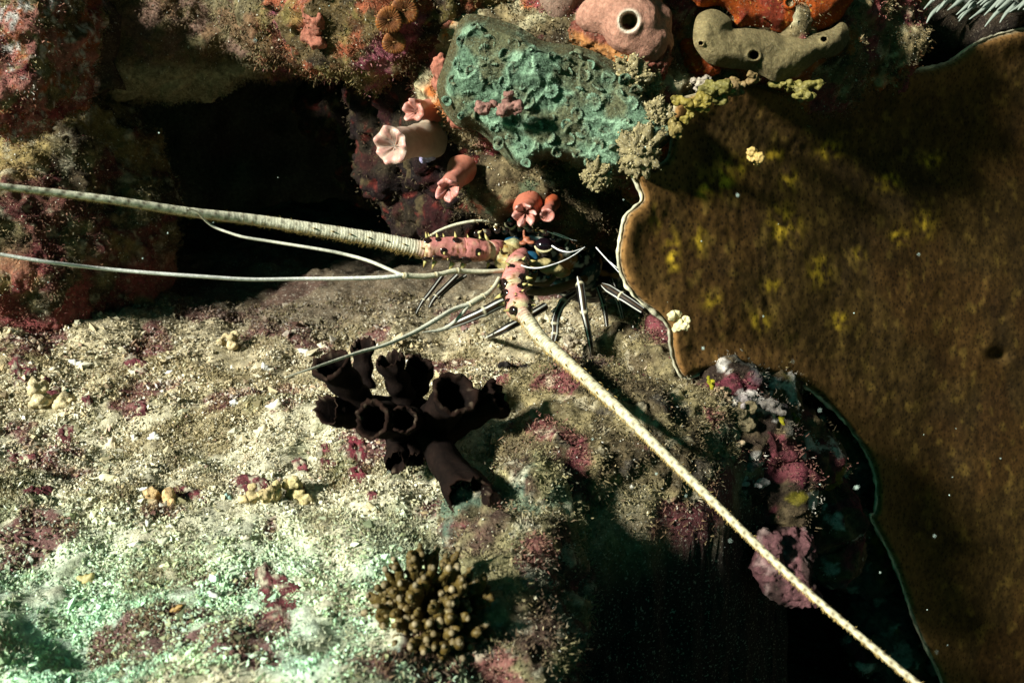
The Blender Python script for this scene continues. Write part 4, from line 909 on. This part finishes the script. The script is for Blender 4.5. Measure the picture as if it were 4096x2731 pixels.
# antennules: stem, then two whips each
def whip(name, ctrl, radii, colr, n=110, joints=(), seg=8):
    P = catmull([at(*c) for c in ctrl], n); R = np.interp(np.linspace(0, 1, n), np.linspace(0, 1, len(radii)), radii)
    for j in joints: R = R * (1 + .28 * np.exp(-((np.linspace(0, 1, n) - j) / .012) ** 2))
    Vt, Ft, ring, ang = tube(P, R, seg); C = np.tile(np.array(colr), (len(Vt), 1)) * (1 + .12 * gnoise(Vt * 150, 3))[:, None]
    C = mix(C, (.35, .24, .08), sstep(-.4, -1, np.cos(ang)) * .5)
    for j in joints: C = mix(C, (.30, .20, .06), np.exp(-((ring / (n - 1) - j - .02) / .012) ** 2) * .7)
    return mk(name, Vt, Ft, M_SHELL, LB, np.clip(C, .01, .85))
CW = (.62, .59, .42)
whip("antennule", [(503, 270, 1.02), (490, 271, 1.01), (470, 271, 1.0), (455, 270.5, .99), (441, 273.5, .98), (425, 276, .97), (402, 275, .955)], [.0024, .0022, .0024, .0028, .0024, .0030, .0026], CW, joints=(.47, .72, .97))
whip("antennule_whip", [(404, 275, .957), (385, 277, .945), (350, 278, .93), (300, 278.5, .91), (250, 279, .885), (200, 276, .86), (150, 272.5, .84), (100, 268, .82), (50, 262, .79), (0, 254, .77), (-50, 246, .75)], [.0022, .0020, .0017, .0016, .0015, .0014, .0013], (.82, .82, .74), 160)
whip("antennule_whip", [(404, 275, .957), (396, 272, .955), (370, 261, .95), (345, 254, .945), (320, 249, .935), (270, 241, .92), (245, 237, .91), (228, 232, .905), (213, 226, .90), (203, 218, .89), (196, 211, .875), (188, 208.5, .865)], [.0018, .0017, .0016, .0014, .0013, .0011, .0008, .0004], (.72, .71, .58), 130)
whip("antennule", [(499, 278, 1.0), (494, 287, .985), (487, 294, .97), (478, 299, .96), (468, 305, .95)], [.0020, .0022, .0027, .0032, .0028], CW, joints=(.62, .97))
whip("antennule_whip", [(469, 304, .951), (455, 308.5, .94), (440, 317, .92), (425, 326, .905), (410, 334, .89), (385, 344.5, .865), (360, 351.5, .845), (335, 360, .82), (312, 368, .795), (285, 377, .775)], [.0024, .0023, .0022, .0019, .0016, .0013, .0010, .0005], (.62, .61, .48), 130)
whip("antennule_whip", [(469, 304.5, .951), (463, 312, .945), (456, 320, .94), (447, 327, .935), (438, 330, .93), (430, 331, .925), (422, 332, .92)], [.0018, .0018, .0017, .0019, .0017, .0010, .0003], (.52, .51, .40))

# walking legs: black with white stripes
def leg(ctrl, radii, knees=(), stripe=(.6, -.9), name="leg", amt=1.0):
    n = 90; P = catmull([at(*c) for c in ctrl], n); R = np.interp(np.linspace(0, 1, n), np.linspace(0, 1, len(radii)), radii); tt = np.linspace(0, 1, n)
    for k in knees: R = R * (1 + .22 * np.exp(-((tt - k) / .03) ** 2))
    Vt, Ft, ring, ang = tube(P, R, 36)
    Nn = vnormals(Vt, Ft); vw = -Vt / np.linalg.norm(Vt, axis=1)[:, None]
    T, A_, B_ = frames(P); f = np.cross(T, np.cross(vw[ring], T[ring])) if False else None
    # stripe angles are measured from the side that faces out of the cave
    out = -P / np.linalg.norm(P, axis=1)[:, None]; out = out - T * (out * T).sum(1)[:, None]; out /= np.linalg.norm(out, axis=1)[:, None]; sd = np.cross(T, out)
    rad = Vt - P[ring]; a = np.arctan2((rad * sd[ring]).sum(1), (rad * out[ring]).sum(1))
    C = np.tile(BLK, (len(Vt), 1))
    C = mix(C, (.050, .028, .008), np.exp(-((a + .1) / .22) ** 2) * .7)
    for s_, w_ in zip(stripe, (.17, .10)): C = mix(C, WHT, sstep(w_ + .05, w_ - .03, np.abs(a - s_)) * amt)
    for k in knees: C = mix(C, (.6, .55, .36), np.exp(-((ring / (n - 1) - k) / .014) ** 2) * .9)
    return mk(name, Vt, Ft, M_LEG, LB, np.clip(C, .004, .85))
def tip(px, py): return ground(px, py)[1][0] - .002
leg([(530, 296, 1.08), (505, 301, 1.05), (484, 311, 1.045), (465, 319.5, 1.045), (446, 327, 1.05)], [.0056, .0056, .0050, .0044, .0030], (.5,), (.5, -.75))
leg([(545, 306, 1.08), (521, 320, 1.055), (500, 331, 1.05), (487, 337.5, tip(487, 338) - .005), (477, 343.5, tip(477, 343.5))], [.0044, .0042, .0036, .0026, .0012], (.7,), (.35, -.95))
leg([(574, 293, 1.09), (563, 302, 1.065), (556, 318, 1.06), (555, 332, 1.06), (551, 352, 1.06), (549, 366, tip(549, 366))], [.0026, .0040, .0044, .0036, .0026, .0009], (.2, .47, .62), (-.55, .8))
leg([(578, 277, 1.06), (580.5, 286, 1.045), (582.5, 300, 1.04), (584, 311, 1.04), (588, 330, 1.045), (591, 347, 1.05), (593.5, 363.5, tip(593, 363))], [.0016, .0042, .0043, .0037, .0032, .0026, .0010], (.15, .5), (.35, -.95))
leg([(602, 284, 1.08), (615, 292, 1.07), (628, 300, 1.06), (643, 310, 1.055)], [.0016, .0048, .0048, .0044, .0042, .0036], (.5,), (.8, -.8))
leg([(442, 276, 1.22), (430, 292, 1.20), (422, 302, 1.19), (416, 313, 1.18)], [.0028, .0026, .0024, .0012], (.6,), (.2, -1.6), amt=.7)
leg([(457, 275, 1.2), (445, 287, 1.19), (435, 297, 1.18), (429, 307, 1.17)], [.0030, .0030, .0030, .0012], (.65,), (.2, -1.6), amt=.7)
leg([(575, 290, 1.16), (566, 301, 1.15), (552, 312, 1.15)], [.003, .0034, .0022], (.5,), (.3, -.8), amt=.8)
leg([(598, 288, 1.17), (604, 306, 1.15), (607, 326, 1.15)], [.003, .0034, .0020], (.5,), (.3, -.8), amt=.8)
leg([(612, 280, 1.17), (618, 298, 1.15), (623, 318, 1.15)], [.003, .0034, .0020], (.5,), (-.3, .8), amt=.8)
leg([(466, 275, 1.21), (452, 285, 1.20), (438, 298, 1.19)], [.0022, .0022, .0018], (.9,), (.2, -1.6), amt=.6)
whip("palp", [(428, 237, 1.07), (440, 230, 1.075), (455, 224.5, 1.08), (472, 221, 1.085), (484, 220.5, 1.09), (497, 222.5, 1.095)], [.0014, .0016, .0018, .0016, .0014, .0011], (.55, .53, .38), 60, (.06, .62))
whip("palp", [(499, 220, 1.08), (494.5, 227, 1.085)], [.0022, .0014], (.60, .56, .40), 12)
# mouth appendages below the head
for ct, r in [([(526, 292, 1.04), (545, 291, 1.06), (565, 286, 1.08), (585, 278, 1.12)], .005), ([(532, 283, 1.04), (545, 284, 1.06), (552, 279, 1.07), (556, 270, 1.08)], .003), ([(523, 290, 1.05), (531, 282, 1.05), (536, 272, 1.06)], .003)]:
    whip("mouthpart", ct, [r * .5, r, r, r * .8], (.14, .095, .035), 40)
blobpart("antenna_gland_plate", [(540, 262, 1.055, (.013, .008, .006)), (552, 268, 1.065, (.014, .008, .006)), (561, 272, 1.075, (.010, .008, .005))], .001, lambda V: mix(np.tile((.34, .28, .12), (len(V), 1)), (.30, .13, .03), sstep(.05, .06, V[:, 0])) * (1 + .4 * fbm(V, 70, 2, 3))[:, None], M_SHELL, .002, 60, 3)

# the cleaner shrimp's and lobster's thin white whiskers
for ct, r in [([(547, 231, 1.05), (556, 234.5, 1.05), (566, 238, 1.05), (577, 240.5, 1.055)], .0006), ([(553, 232, 1.05), (563, 235.5, 1.05), (573, 240, 1.05)], .0006), ([(552, 245.5, 1.04), (560, 250, 1.03), (571, 251.7, 1.03), (585, 247, 1.04)], .0009), ([(521, 265, 1.0), (530, 267.4, 1.0), (543, 267, 1.0), (562, 261, 1.01), (575, 254, 1.02), (585, 246.5, 1.03)], .0008), ([(596, 247, 1.03), (604, 256, 1.02), (612, 264.5, 1.01), (619, 272, 1.0)], .0006), ([(597, 247.5, 1.03), (607, 258.5, 1.02), (619, 269, 1.0)], .0004)]:
    whip("whisker", ct, [r, r, r * .6], (.78, .78, .76), 40, seg=5)

# ------------------------------------------------------------------ small things on the ledge
# slender finger on the turf
fp = [at(612, 365, ground(612, 365)[1][0] - .035), at(622, 358, ground(612, 365)[1][0] - .042), at(632, 351, ground(612, 365)[1][0] - .045), at(639, 344, ground(612, 365)[1][0] - .045), at(642, 339, ground(612, 365)[1][0] - .043)]
Vt, Ft, ring, ang = tube(catmull(fp, 30), np.interp(np.linspace(0, 1, 30), [0, .1, .5, .9, 1], [.0052, .0062, .0062, .0045, .0018]), 14)
tag(mk("finger_sponge", Vt, Ft, M_FLESH, col=np.tile((.52, .36, .13), (len(Vt), 1)) * (1 + .25 * fbm(Vt, 60, 2, 3))[:, None], loc=fp[2]), "smooth yellow tan finger sponge leaning on the turf by the plate coral", "sponge")

def shard(px_, py_, rw, rh, colr, label, name="shell_fragment", cat="shell", curl=.5, tw=0.0, lift=.35, lumpy=.12):
    g, d = ground([px_], [py_]); c = g[0]; n = 13
    u, v = np.meshgrid(np.linspace(-1, 1, n), np.linspace(-1, 1, n)); q = np.maximum(np.abs(u), np.abs(v)); r = np.hypot(u, v) + 1e-9; u2, v2 = u * q / r, v * q / r
    wob = 1 + .22 * np.sin(3 * np.arctan2(v2, u2) + px_) + .12 * np.sin(7 * np.arctan2(v2, u2) + py_)
    X = u2 * wob * rw; Y = v2 * wob * rh; r2 = u2 ** 2 + v2 ** 2
    Z = curl * min(rw, rh) * (1 - r2)
    a = tw; Xr = X * math.cos(a) - Y * math.sin(a); Yr = X * math.sin(a) + Y * math.cos(a)
    tiltd = UP * .55 + np.array((0, 0, .45)); tiltd /= np.linalg.norm(tiltd); nrm = np.cross(RT, tiltd)
    V0 = c + Xr.reshape(-1, 1) * RT + Yr.reshape(-1, 1) * tiltd + Z.reshape(-1, 1) * nrm * np.sign(nrm @ -c) + np.array((0, 0, lift * min(rw, rh))) - c / np.linalg.norm(c) * .004
    V0 = V0 + (min(rw, rh) * lumpy) * np.stack([fbm(V0, 90, 2, 3), fbm(V0, 90, 2, 4), fbm(V0, 90, 2, 5)], 1)
    V1 = V0 - nrm * np.sign(nrm @ -c) * (.0016 + .25 * min(rw, rh))
    i = (np.arange(n - 1)[:, None] * n + np.arange(n - 1)[None]).ravel(); Q = np.stack([i, i + 1, i + n + 1, i + n], 1)
    bd = np.concatenate([np.arange(n), np.arange(1, n) * n + n - 1, (n - 1) * n + np.arange(n - 2, -1, -1), np.arange(n - 2, 0, -1) * n]); b2 = np.roll(bd, -1)
    F = np.vstack([Q, Q[:, ::-1] + n * n, np.stack([b2, bd, bd + n * n, b2 + n * n], 1)])
    V = np.vstack([V0, V1]); C = np.array(colr) * (1 + .25 * fbm(V, 140, 2, int(px_)))[:, None] * (1 - .18 * np.tile(np.sin(6 * r2.ravel()) ** 2, 2))[:, None]
    return tag(mk(name, V, F, M_BITS, col=np.clip(C, .01, .88), loc=c), label, cat, "shell bits on the seabed" if cat == "shell" else None)
k_ = .00075
for px_, py_, w_, h_, colr, lab, tw in [
    (235, 406, 8, 5.5, (.86, .86, .82), "brightest white shell chip, on the sand left of the tube sponge", .1), (104, 481, 18, 6, (.78, .72, .45), "long cream bone shaped fragment on the left sand", .12), (154, 438, 7, 5, (.84, .83, .74), "white oval shell with a hole beside a ring shell", .1),
    (135, 440, 5, 5, (.70, .66, .50), "cream ring shaped shell left of the white oval one", .4), (76, 366, 8, 6, (.80, .77, .66), "rounded white shell at the far left behind the maroon patch", -.2), (168, 374, 7, 3, (.86, .85, .80), "white curved sliver at the back of the sand", .3),
    (265, 370, 7, 6, (.78, .76, .68), "white angular shell near the shade of the crevice", -.4), (304, 353, 10, 4, (.80, .79, .70), "flat white stone at the back of the sand near the crevice", .15), (262, 433, 8, 7, (.62, .56, .38), "round tan pebble shell left of the sponge", .0),
    (140, 492, 8, 4, (.84, .83, .75), "white wedge shard below the bone shaped fragment", .5), (215, 600, 11, 6, (.80, .83, .74), "curled white shell near the lower maroon hollow", -.6), (165, 569, 7, 5, (.78, .73, .52), "cream almond shaped shell in the lower left", .2),
    (148, 529, 3.5, 9, (.86, .86, .78), "upright white spike of shell in the lower left", .1), (172, 528, 7, 3, (.80, .77, .62), "slim white splinter right of the spike shell", -.5), (163, 543, 6, 6, (.56, .58, .40), "thin translucent greenish disc shell below the splinter", .0),
    (86, 583, 9, 10, (.50, .43, .17), "large mustard oval shell half buried at the lower left", -.5), (133, 546, 7, 4, (.82, .80, .66), "white leaf shaped shell right above the mustard shell", .5), (176, 610, 8, 4, (.36, .22, .06), "brown hooked shell left of the curled white one", .5),
    (228, 500, 4, 7, (.30, .48, .42), "teal drop shaped shell by the maroon rock", .2), (296, 480, 7, 3, (.85, .85, .80), "white chip below left of the tube sponge", .3), (275, 408, 9, 7, (.76, .70, .52), "broken cream shell with a dark hollow left of the tube sponge", .1),
    (111, 446, 6, 8, (.60, .52, .36), "tan upright stub left of the ring shell", .1), (105, 585, 6, 3, (.80, .80, .72), "small white shell right of the mustard oval", .4), (372, 508, 9, 3.5, (.60, .52, .30), "tan stick like fragment under the lower sponge tube", -.6), (449, 500, 9, 3, (.62, .55, .34), "cream splinter just left of the lowest sponge tube", -.7),
    (322, 348, 6, 5, (.70, .62, .44), "tan pebble right of the flat white stone", 0), (245, 540, 5, 5, (.62, .58, .42), "pale round pebble above the curled white shell", 0)]:
    dd = ground([px_], [py_])[1][0] / 1024
    shard(px_, py_, w_ * dd * .85, h_ * dd * .85, tuple(c * .82 for c in colr), lab, curl=.5, tw=tw)
for px_, py_, r_, lab, colr in [(229, 348, .013, "tall tan crumb of rubble at the edge of the crevice shade", (.50, .40, .22)), (51, 409, .015, "tan rounded rubble lump on the left sand", (.48, .40, .23)), (160, 505, .009, "orange tan rubble nub in the middle of the left sand", (.50, .34, .16)), (262, 505, .011, "tan rubble crumb beside the maroon rock", (.46, .36, .18)), (295, 500, .012, "yellow tan rubble lump below the sponge", (.46, .38, .18)), (572, 300 + 48, .010, "grey brown pebble behind the lobster's legs", (.30, .25, .17)), (545, 340, .008, "pale pebble between the lobster's legs", (.45, .38, .26))]:
    g, d = ground([px_], [py_]); lump("rubble_lump", g[0] + np.array((0, 0, r_ * .5)), (r_, r_ * .8, r_ * .9), 8, colr, M_ROCK, None, lab, "rubble", "rubble lumps on the seabed", seed=int(px_), amp=.4)

for px_, py_, r_, lab in [(545, 380, (.020, .012, .010), "lumpy black sponge crust on the mound right of the tube sponge"), (518, 384, (.010, .008, .005), "small black crust spot between tube sponge and mound"), (526, 368, (.012, .008, .004), "flat black crust on the sand behind the tube sponge")]:
    g, d = ground([px_], [py_]); lump("black_sponge", at(px_, py_, d[0] - .012), r_, 9, (.012, .010, .009), M_DARK, None, lab, "sponge", "black sponge crusts", seed=int(px_), amp=.4)
for px_, py_, d_, r_, colr, lab in [(692, 104, .955, (.014, .006, .011), (.17, .13, .022), "olive yellow knobbly growth at the upper left of the plate coral"), (716, 92, .965, (.016, .007, .009), (.11, .095, .02), "dull olive growth along the top edge of the plate coral"), (738, 84, .985, (.014, .007, .008), (.16, .105, .04), "tan crust below the tan sponge"), (704, 84, .975, (.010, .006, .006), (.30, .25, .19), "pale crust on the top left rim of the plate coral"), (802, 86, 1.02, (.018, .008, .008), (.13, .11, .025), "long olive growth between tan sponge and plate coral"), (676, 128, .95, (.006, .004, .009), (.15, .11, .03), "small olive nub on the plate beside the crumbly growth")]:
    lump("olive_growth", at(px_, py_, d_), r_, 9, colr, M_CORAL, None, lab, "growth", "olive growths round the plate coral", seed=int(px_), amp=.35)

# maroon encrusting patches that hug the ground
MAR = [(325, 452, 9, 6, "maroon crust patch nearest below the tube sponge's left tubes"), (301, 468, 10, 8, "maroon crust patch left of the double patch under the sponge"), (328, 467, 10, 7, "maroon crust patch with one pore under the tube sponge"), (357, 452, 16, 16, "large crimson crust under the tube sponge"), (358, 477, 11, 8, "crimson crust patch below the large crimson one"), (297, 495, 10, 9, "maroon crust patch in the lowest row left of the sponge's long tube"), (372, 498, 7, 6, "small maroon crust patch left of the sponge's long tube"),
       (24, 373, 20, 14, "large dull maroon crust at the left edge"), (138, 368, 14, 9, "maroon crust patch at the back of the left sand"), (50, 392, 14, 12, "dark maroon crust hollow beside the left edge crust"), (67, 437, 14, 12, "maroon crust patch in the middle left sand"), (140, 411, 7, 6, "small maroon crust patch in the centre of the left sand"), (88, 405, 8, 6, "small maroon crust patch left of centre on the sand"), (184, 497, 20, 12, "broad maroon rock patch in the middle sand"), (252, 488, 20, 14, "broad maroon rock patch right of the teal shell"), (277, 598, 26, 34, "tall deep maroon rock hollow left of the branching coral"), (20, 460, 16, 8, "maroon crust streak at the left edge, lower down"), (40, 495, 18, 6, "thin maroon crust streak at the lower left edge")]
for px_, py_, rx, ry, lab in MAR:
    th = np.linspace(0, 2 * math.pi, 40, endpoint=False); rr = np.linspace(0, 1, 12); TH, RR = np.meshgrid(th, rr)
    wob = 1 + .20 * np.sin(2 * TH + px_) + .12 * np.sin(3 * TH + py_) + .25 * gnoise(np.stack([2.2 * np.cos(TH.ravel()), 2.2 * np.sin(TH.ravel()), 0 * TH.ravel() + px_], 1), 3).reshape(TH.shape) + .2 * gnoise(np.stack([6 * np.cos(TH.ravel()), 6 * np.sin(TH.ravel()), 0 * TH.ravel() + px_], 1), 4).reshape(TH.shape)
    qx = px_ + RR * wob * rx * np.cos(TH); qy = py_ + RR * wob * ry * np.sin(TH)
    g, d = ground(qx.ravel(), qy.ravel()); V = g.copy(); V[:, 2] = seab(V[:, 0], V[:, 1]); hh = (.0052 * (1 - RR.ravel() ** 3) - .004 * sstep(.8, 1, RR.ravel()))
    V[:, 2] += hh + .003 * fbm(V, 70, 3, int(px_)) - .006 * np.exp(-(RR.ravel() / .16) ** 2)
    i = np.arange(11)[:, None] * 40; j = np.arange(40)[None]; k = (j + 1) % 40; F = np.stack([i + j, i + k, i + 40 + k, i + 40 + j], -1).reshape(-1, 4)
    crim = np.array((.13, .022, .030)) if 'crimson' in lab else np.array((.105, .026, .030))
    C = np.tile(crim, (len(V), 1)) * (1 + .5 * fbm(V, 60, 3, 8))[:, None]; C = mix(C, (.02, .008, .008), np.exp(-(RR.ravel() / .12) ** 2)); C = mix(C, SANDC * .7, sstep(.15, .4, fbm(V, 120, 3, 12) + .3 * RR.ravel() ** 3 - .05) * .9)
    tag(mk("maroon_crust", V, F, M_ROCK, col=np.clip(C, .004, .7), loc=V.mean(0)), lab, "crust", "maroon crusts on the seabed")

# pink lump hanging in the hole under the cliff, pale bits and yellow sponges on the cliff
blobthing("pink_rock", [(768, 548, 1.0, (.016, .016, .02)), (765, 565, 1.0, (.018, .016, .016)), (770, 580, 1.0, (.016, .014, .016)), (785, 588, 1.0, (.02, .014, .014)), (800, 597, 1.0, (.018, .014, .012)), (790, 572, 1.02, (.02, .02, .02)), (810, 596, 1.01, (.01, .01, .01)), (785, 545, 1.04, (.03, .03, .03))], .002,
          lambda V: mix(mix(np.tile((.09, .040, .042), (len(V), 1)), (.03, .017, .015), sstep(-.05, .35, fbm(V, 30, 3, 3))), (.26, .19, .17), sstep(.25, .5, fbm(V, 40, 2, 9)) * .5), M_DIM, "pink coralline rock lump hanging at the edge of the dark hole", "rock", (), .006, 35, 71)
for px_, py_, d_, r_, colr, lab in [(720, 395, .985, (.013, .006, .006), (.60, .42, .26), "tan pod shaped lump under the plate coral's lower edge"), (735, 408, .99, (.003, .003, .012), (.72, .64, .52), "thin upright pale tube on the cliff"), (741, 404, .99, (.008, .005, .008), (.42, .36, .34), "lilac white lump beside the pale tube"), (714, 402, .985, (.010, .006, .007), (.34, .22, .15), "dull tan lump left of the pale tube"), (722, 411, .995, (.018, .008, .014), (.25, .20, .11), "olive smooth sponge lump on the cliff"), (740, 442, .985, (.006, .004, .005), (.60, .45, .28), "small cream nub low on the cliff"), (780, 420, 1.02, (.005, .005, .014), (.30, .27, .012), "long bright yellow sponge streak on the cliff"), (792, 421, 1.04, (.007, .005, .010), (.16, .14, .01), "short yellow sponge right of the long streak"), (711, 376 + 5, .96, (.004, .003, .005), (.38, .34, .02), "tiny yellow sponge under the plate coral's edge"), (750, 470, 1.0, (.012, .006, .01), (.24, .20, .19), "cluster of grey white barnacle lumps on the cliff"), (756, 485, 1.0, (.012, .006, .007), (.50, .45, .43), "pale grey lump low on the cliff"), (722, 457, .98, (.006, .005, .010), (.22, .03, .06), "purple red leaf crust on the edge of the mound"), (775, 408, 1.0, (.012, .008, .010), (.17, .15, .13), "grey sponge lump under the plate coral"), (655, 443, .93, (.012, .008, .010), (.16, .035, .045), "dull crimson knob beside the right antenna"), (770, 455, 1.02, (.006, .004, .006), (.5, .46, .44), "small grey white disc in the middle of the cliff")]:
    lump("cliff_growth", at(px_, py_, d_), r_, 7, tuple(c * .6 for c in colr), M_SPONGE, None, lab, "growth", "growths on the cliff", seed=int(px_), amp=.2)

# ------------------------------------------------------------------ specks drifting in the water
m = 60; px_ = rng.uniform(0, 1024, m); py_ = rng.uniform(0, 682, m); d_ = rng.uniform(.45, .95, m)
V, F, C = grains(at(px_, py_, d_), rng.uniform(.0003, .0009, m), np.tile((.6, .75, .65), (m, 1)), 1.0)
keep = (seab(V[:, 0], V[:, 1]) < V[:, 2] - .02).reshape(m, 6).all(1); fk = F.reshape(m, 8, 3)[keep].reshape(-1, 3); u = np.unique(fk); rm = np.zeros(len(V), int); rm[u] = np.arange(len(u))
tag(mk("drifting_specks", V[u], rm[fk], M_BITS, col=C[u]), kind="stuff")
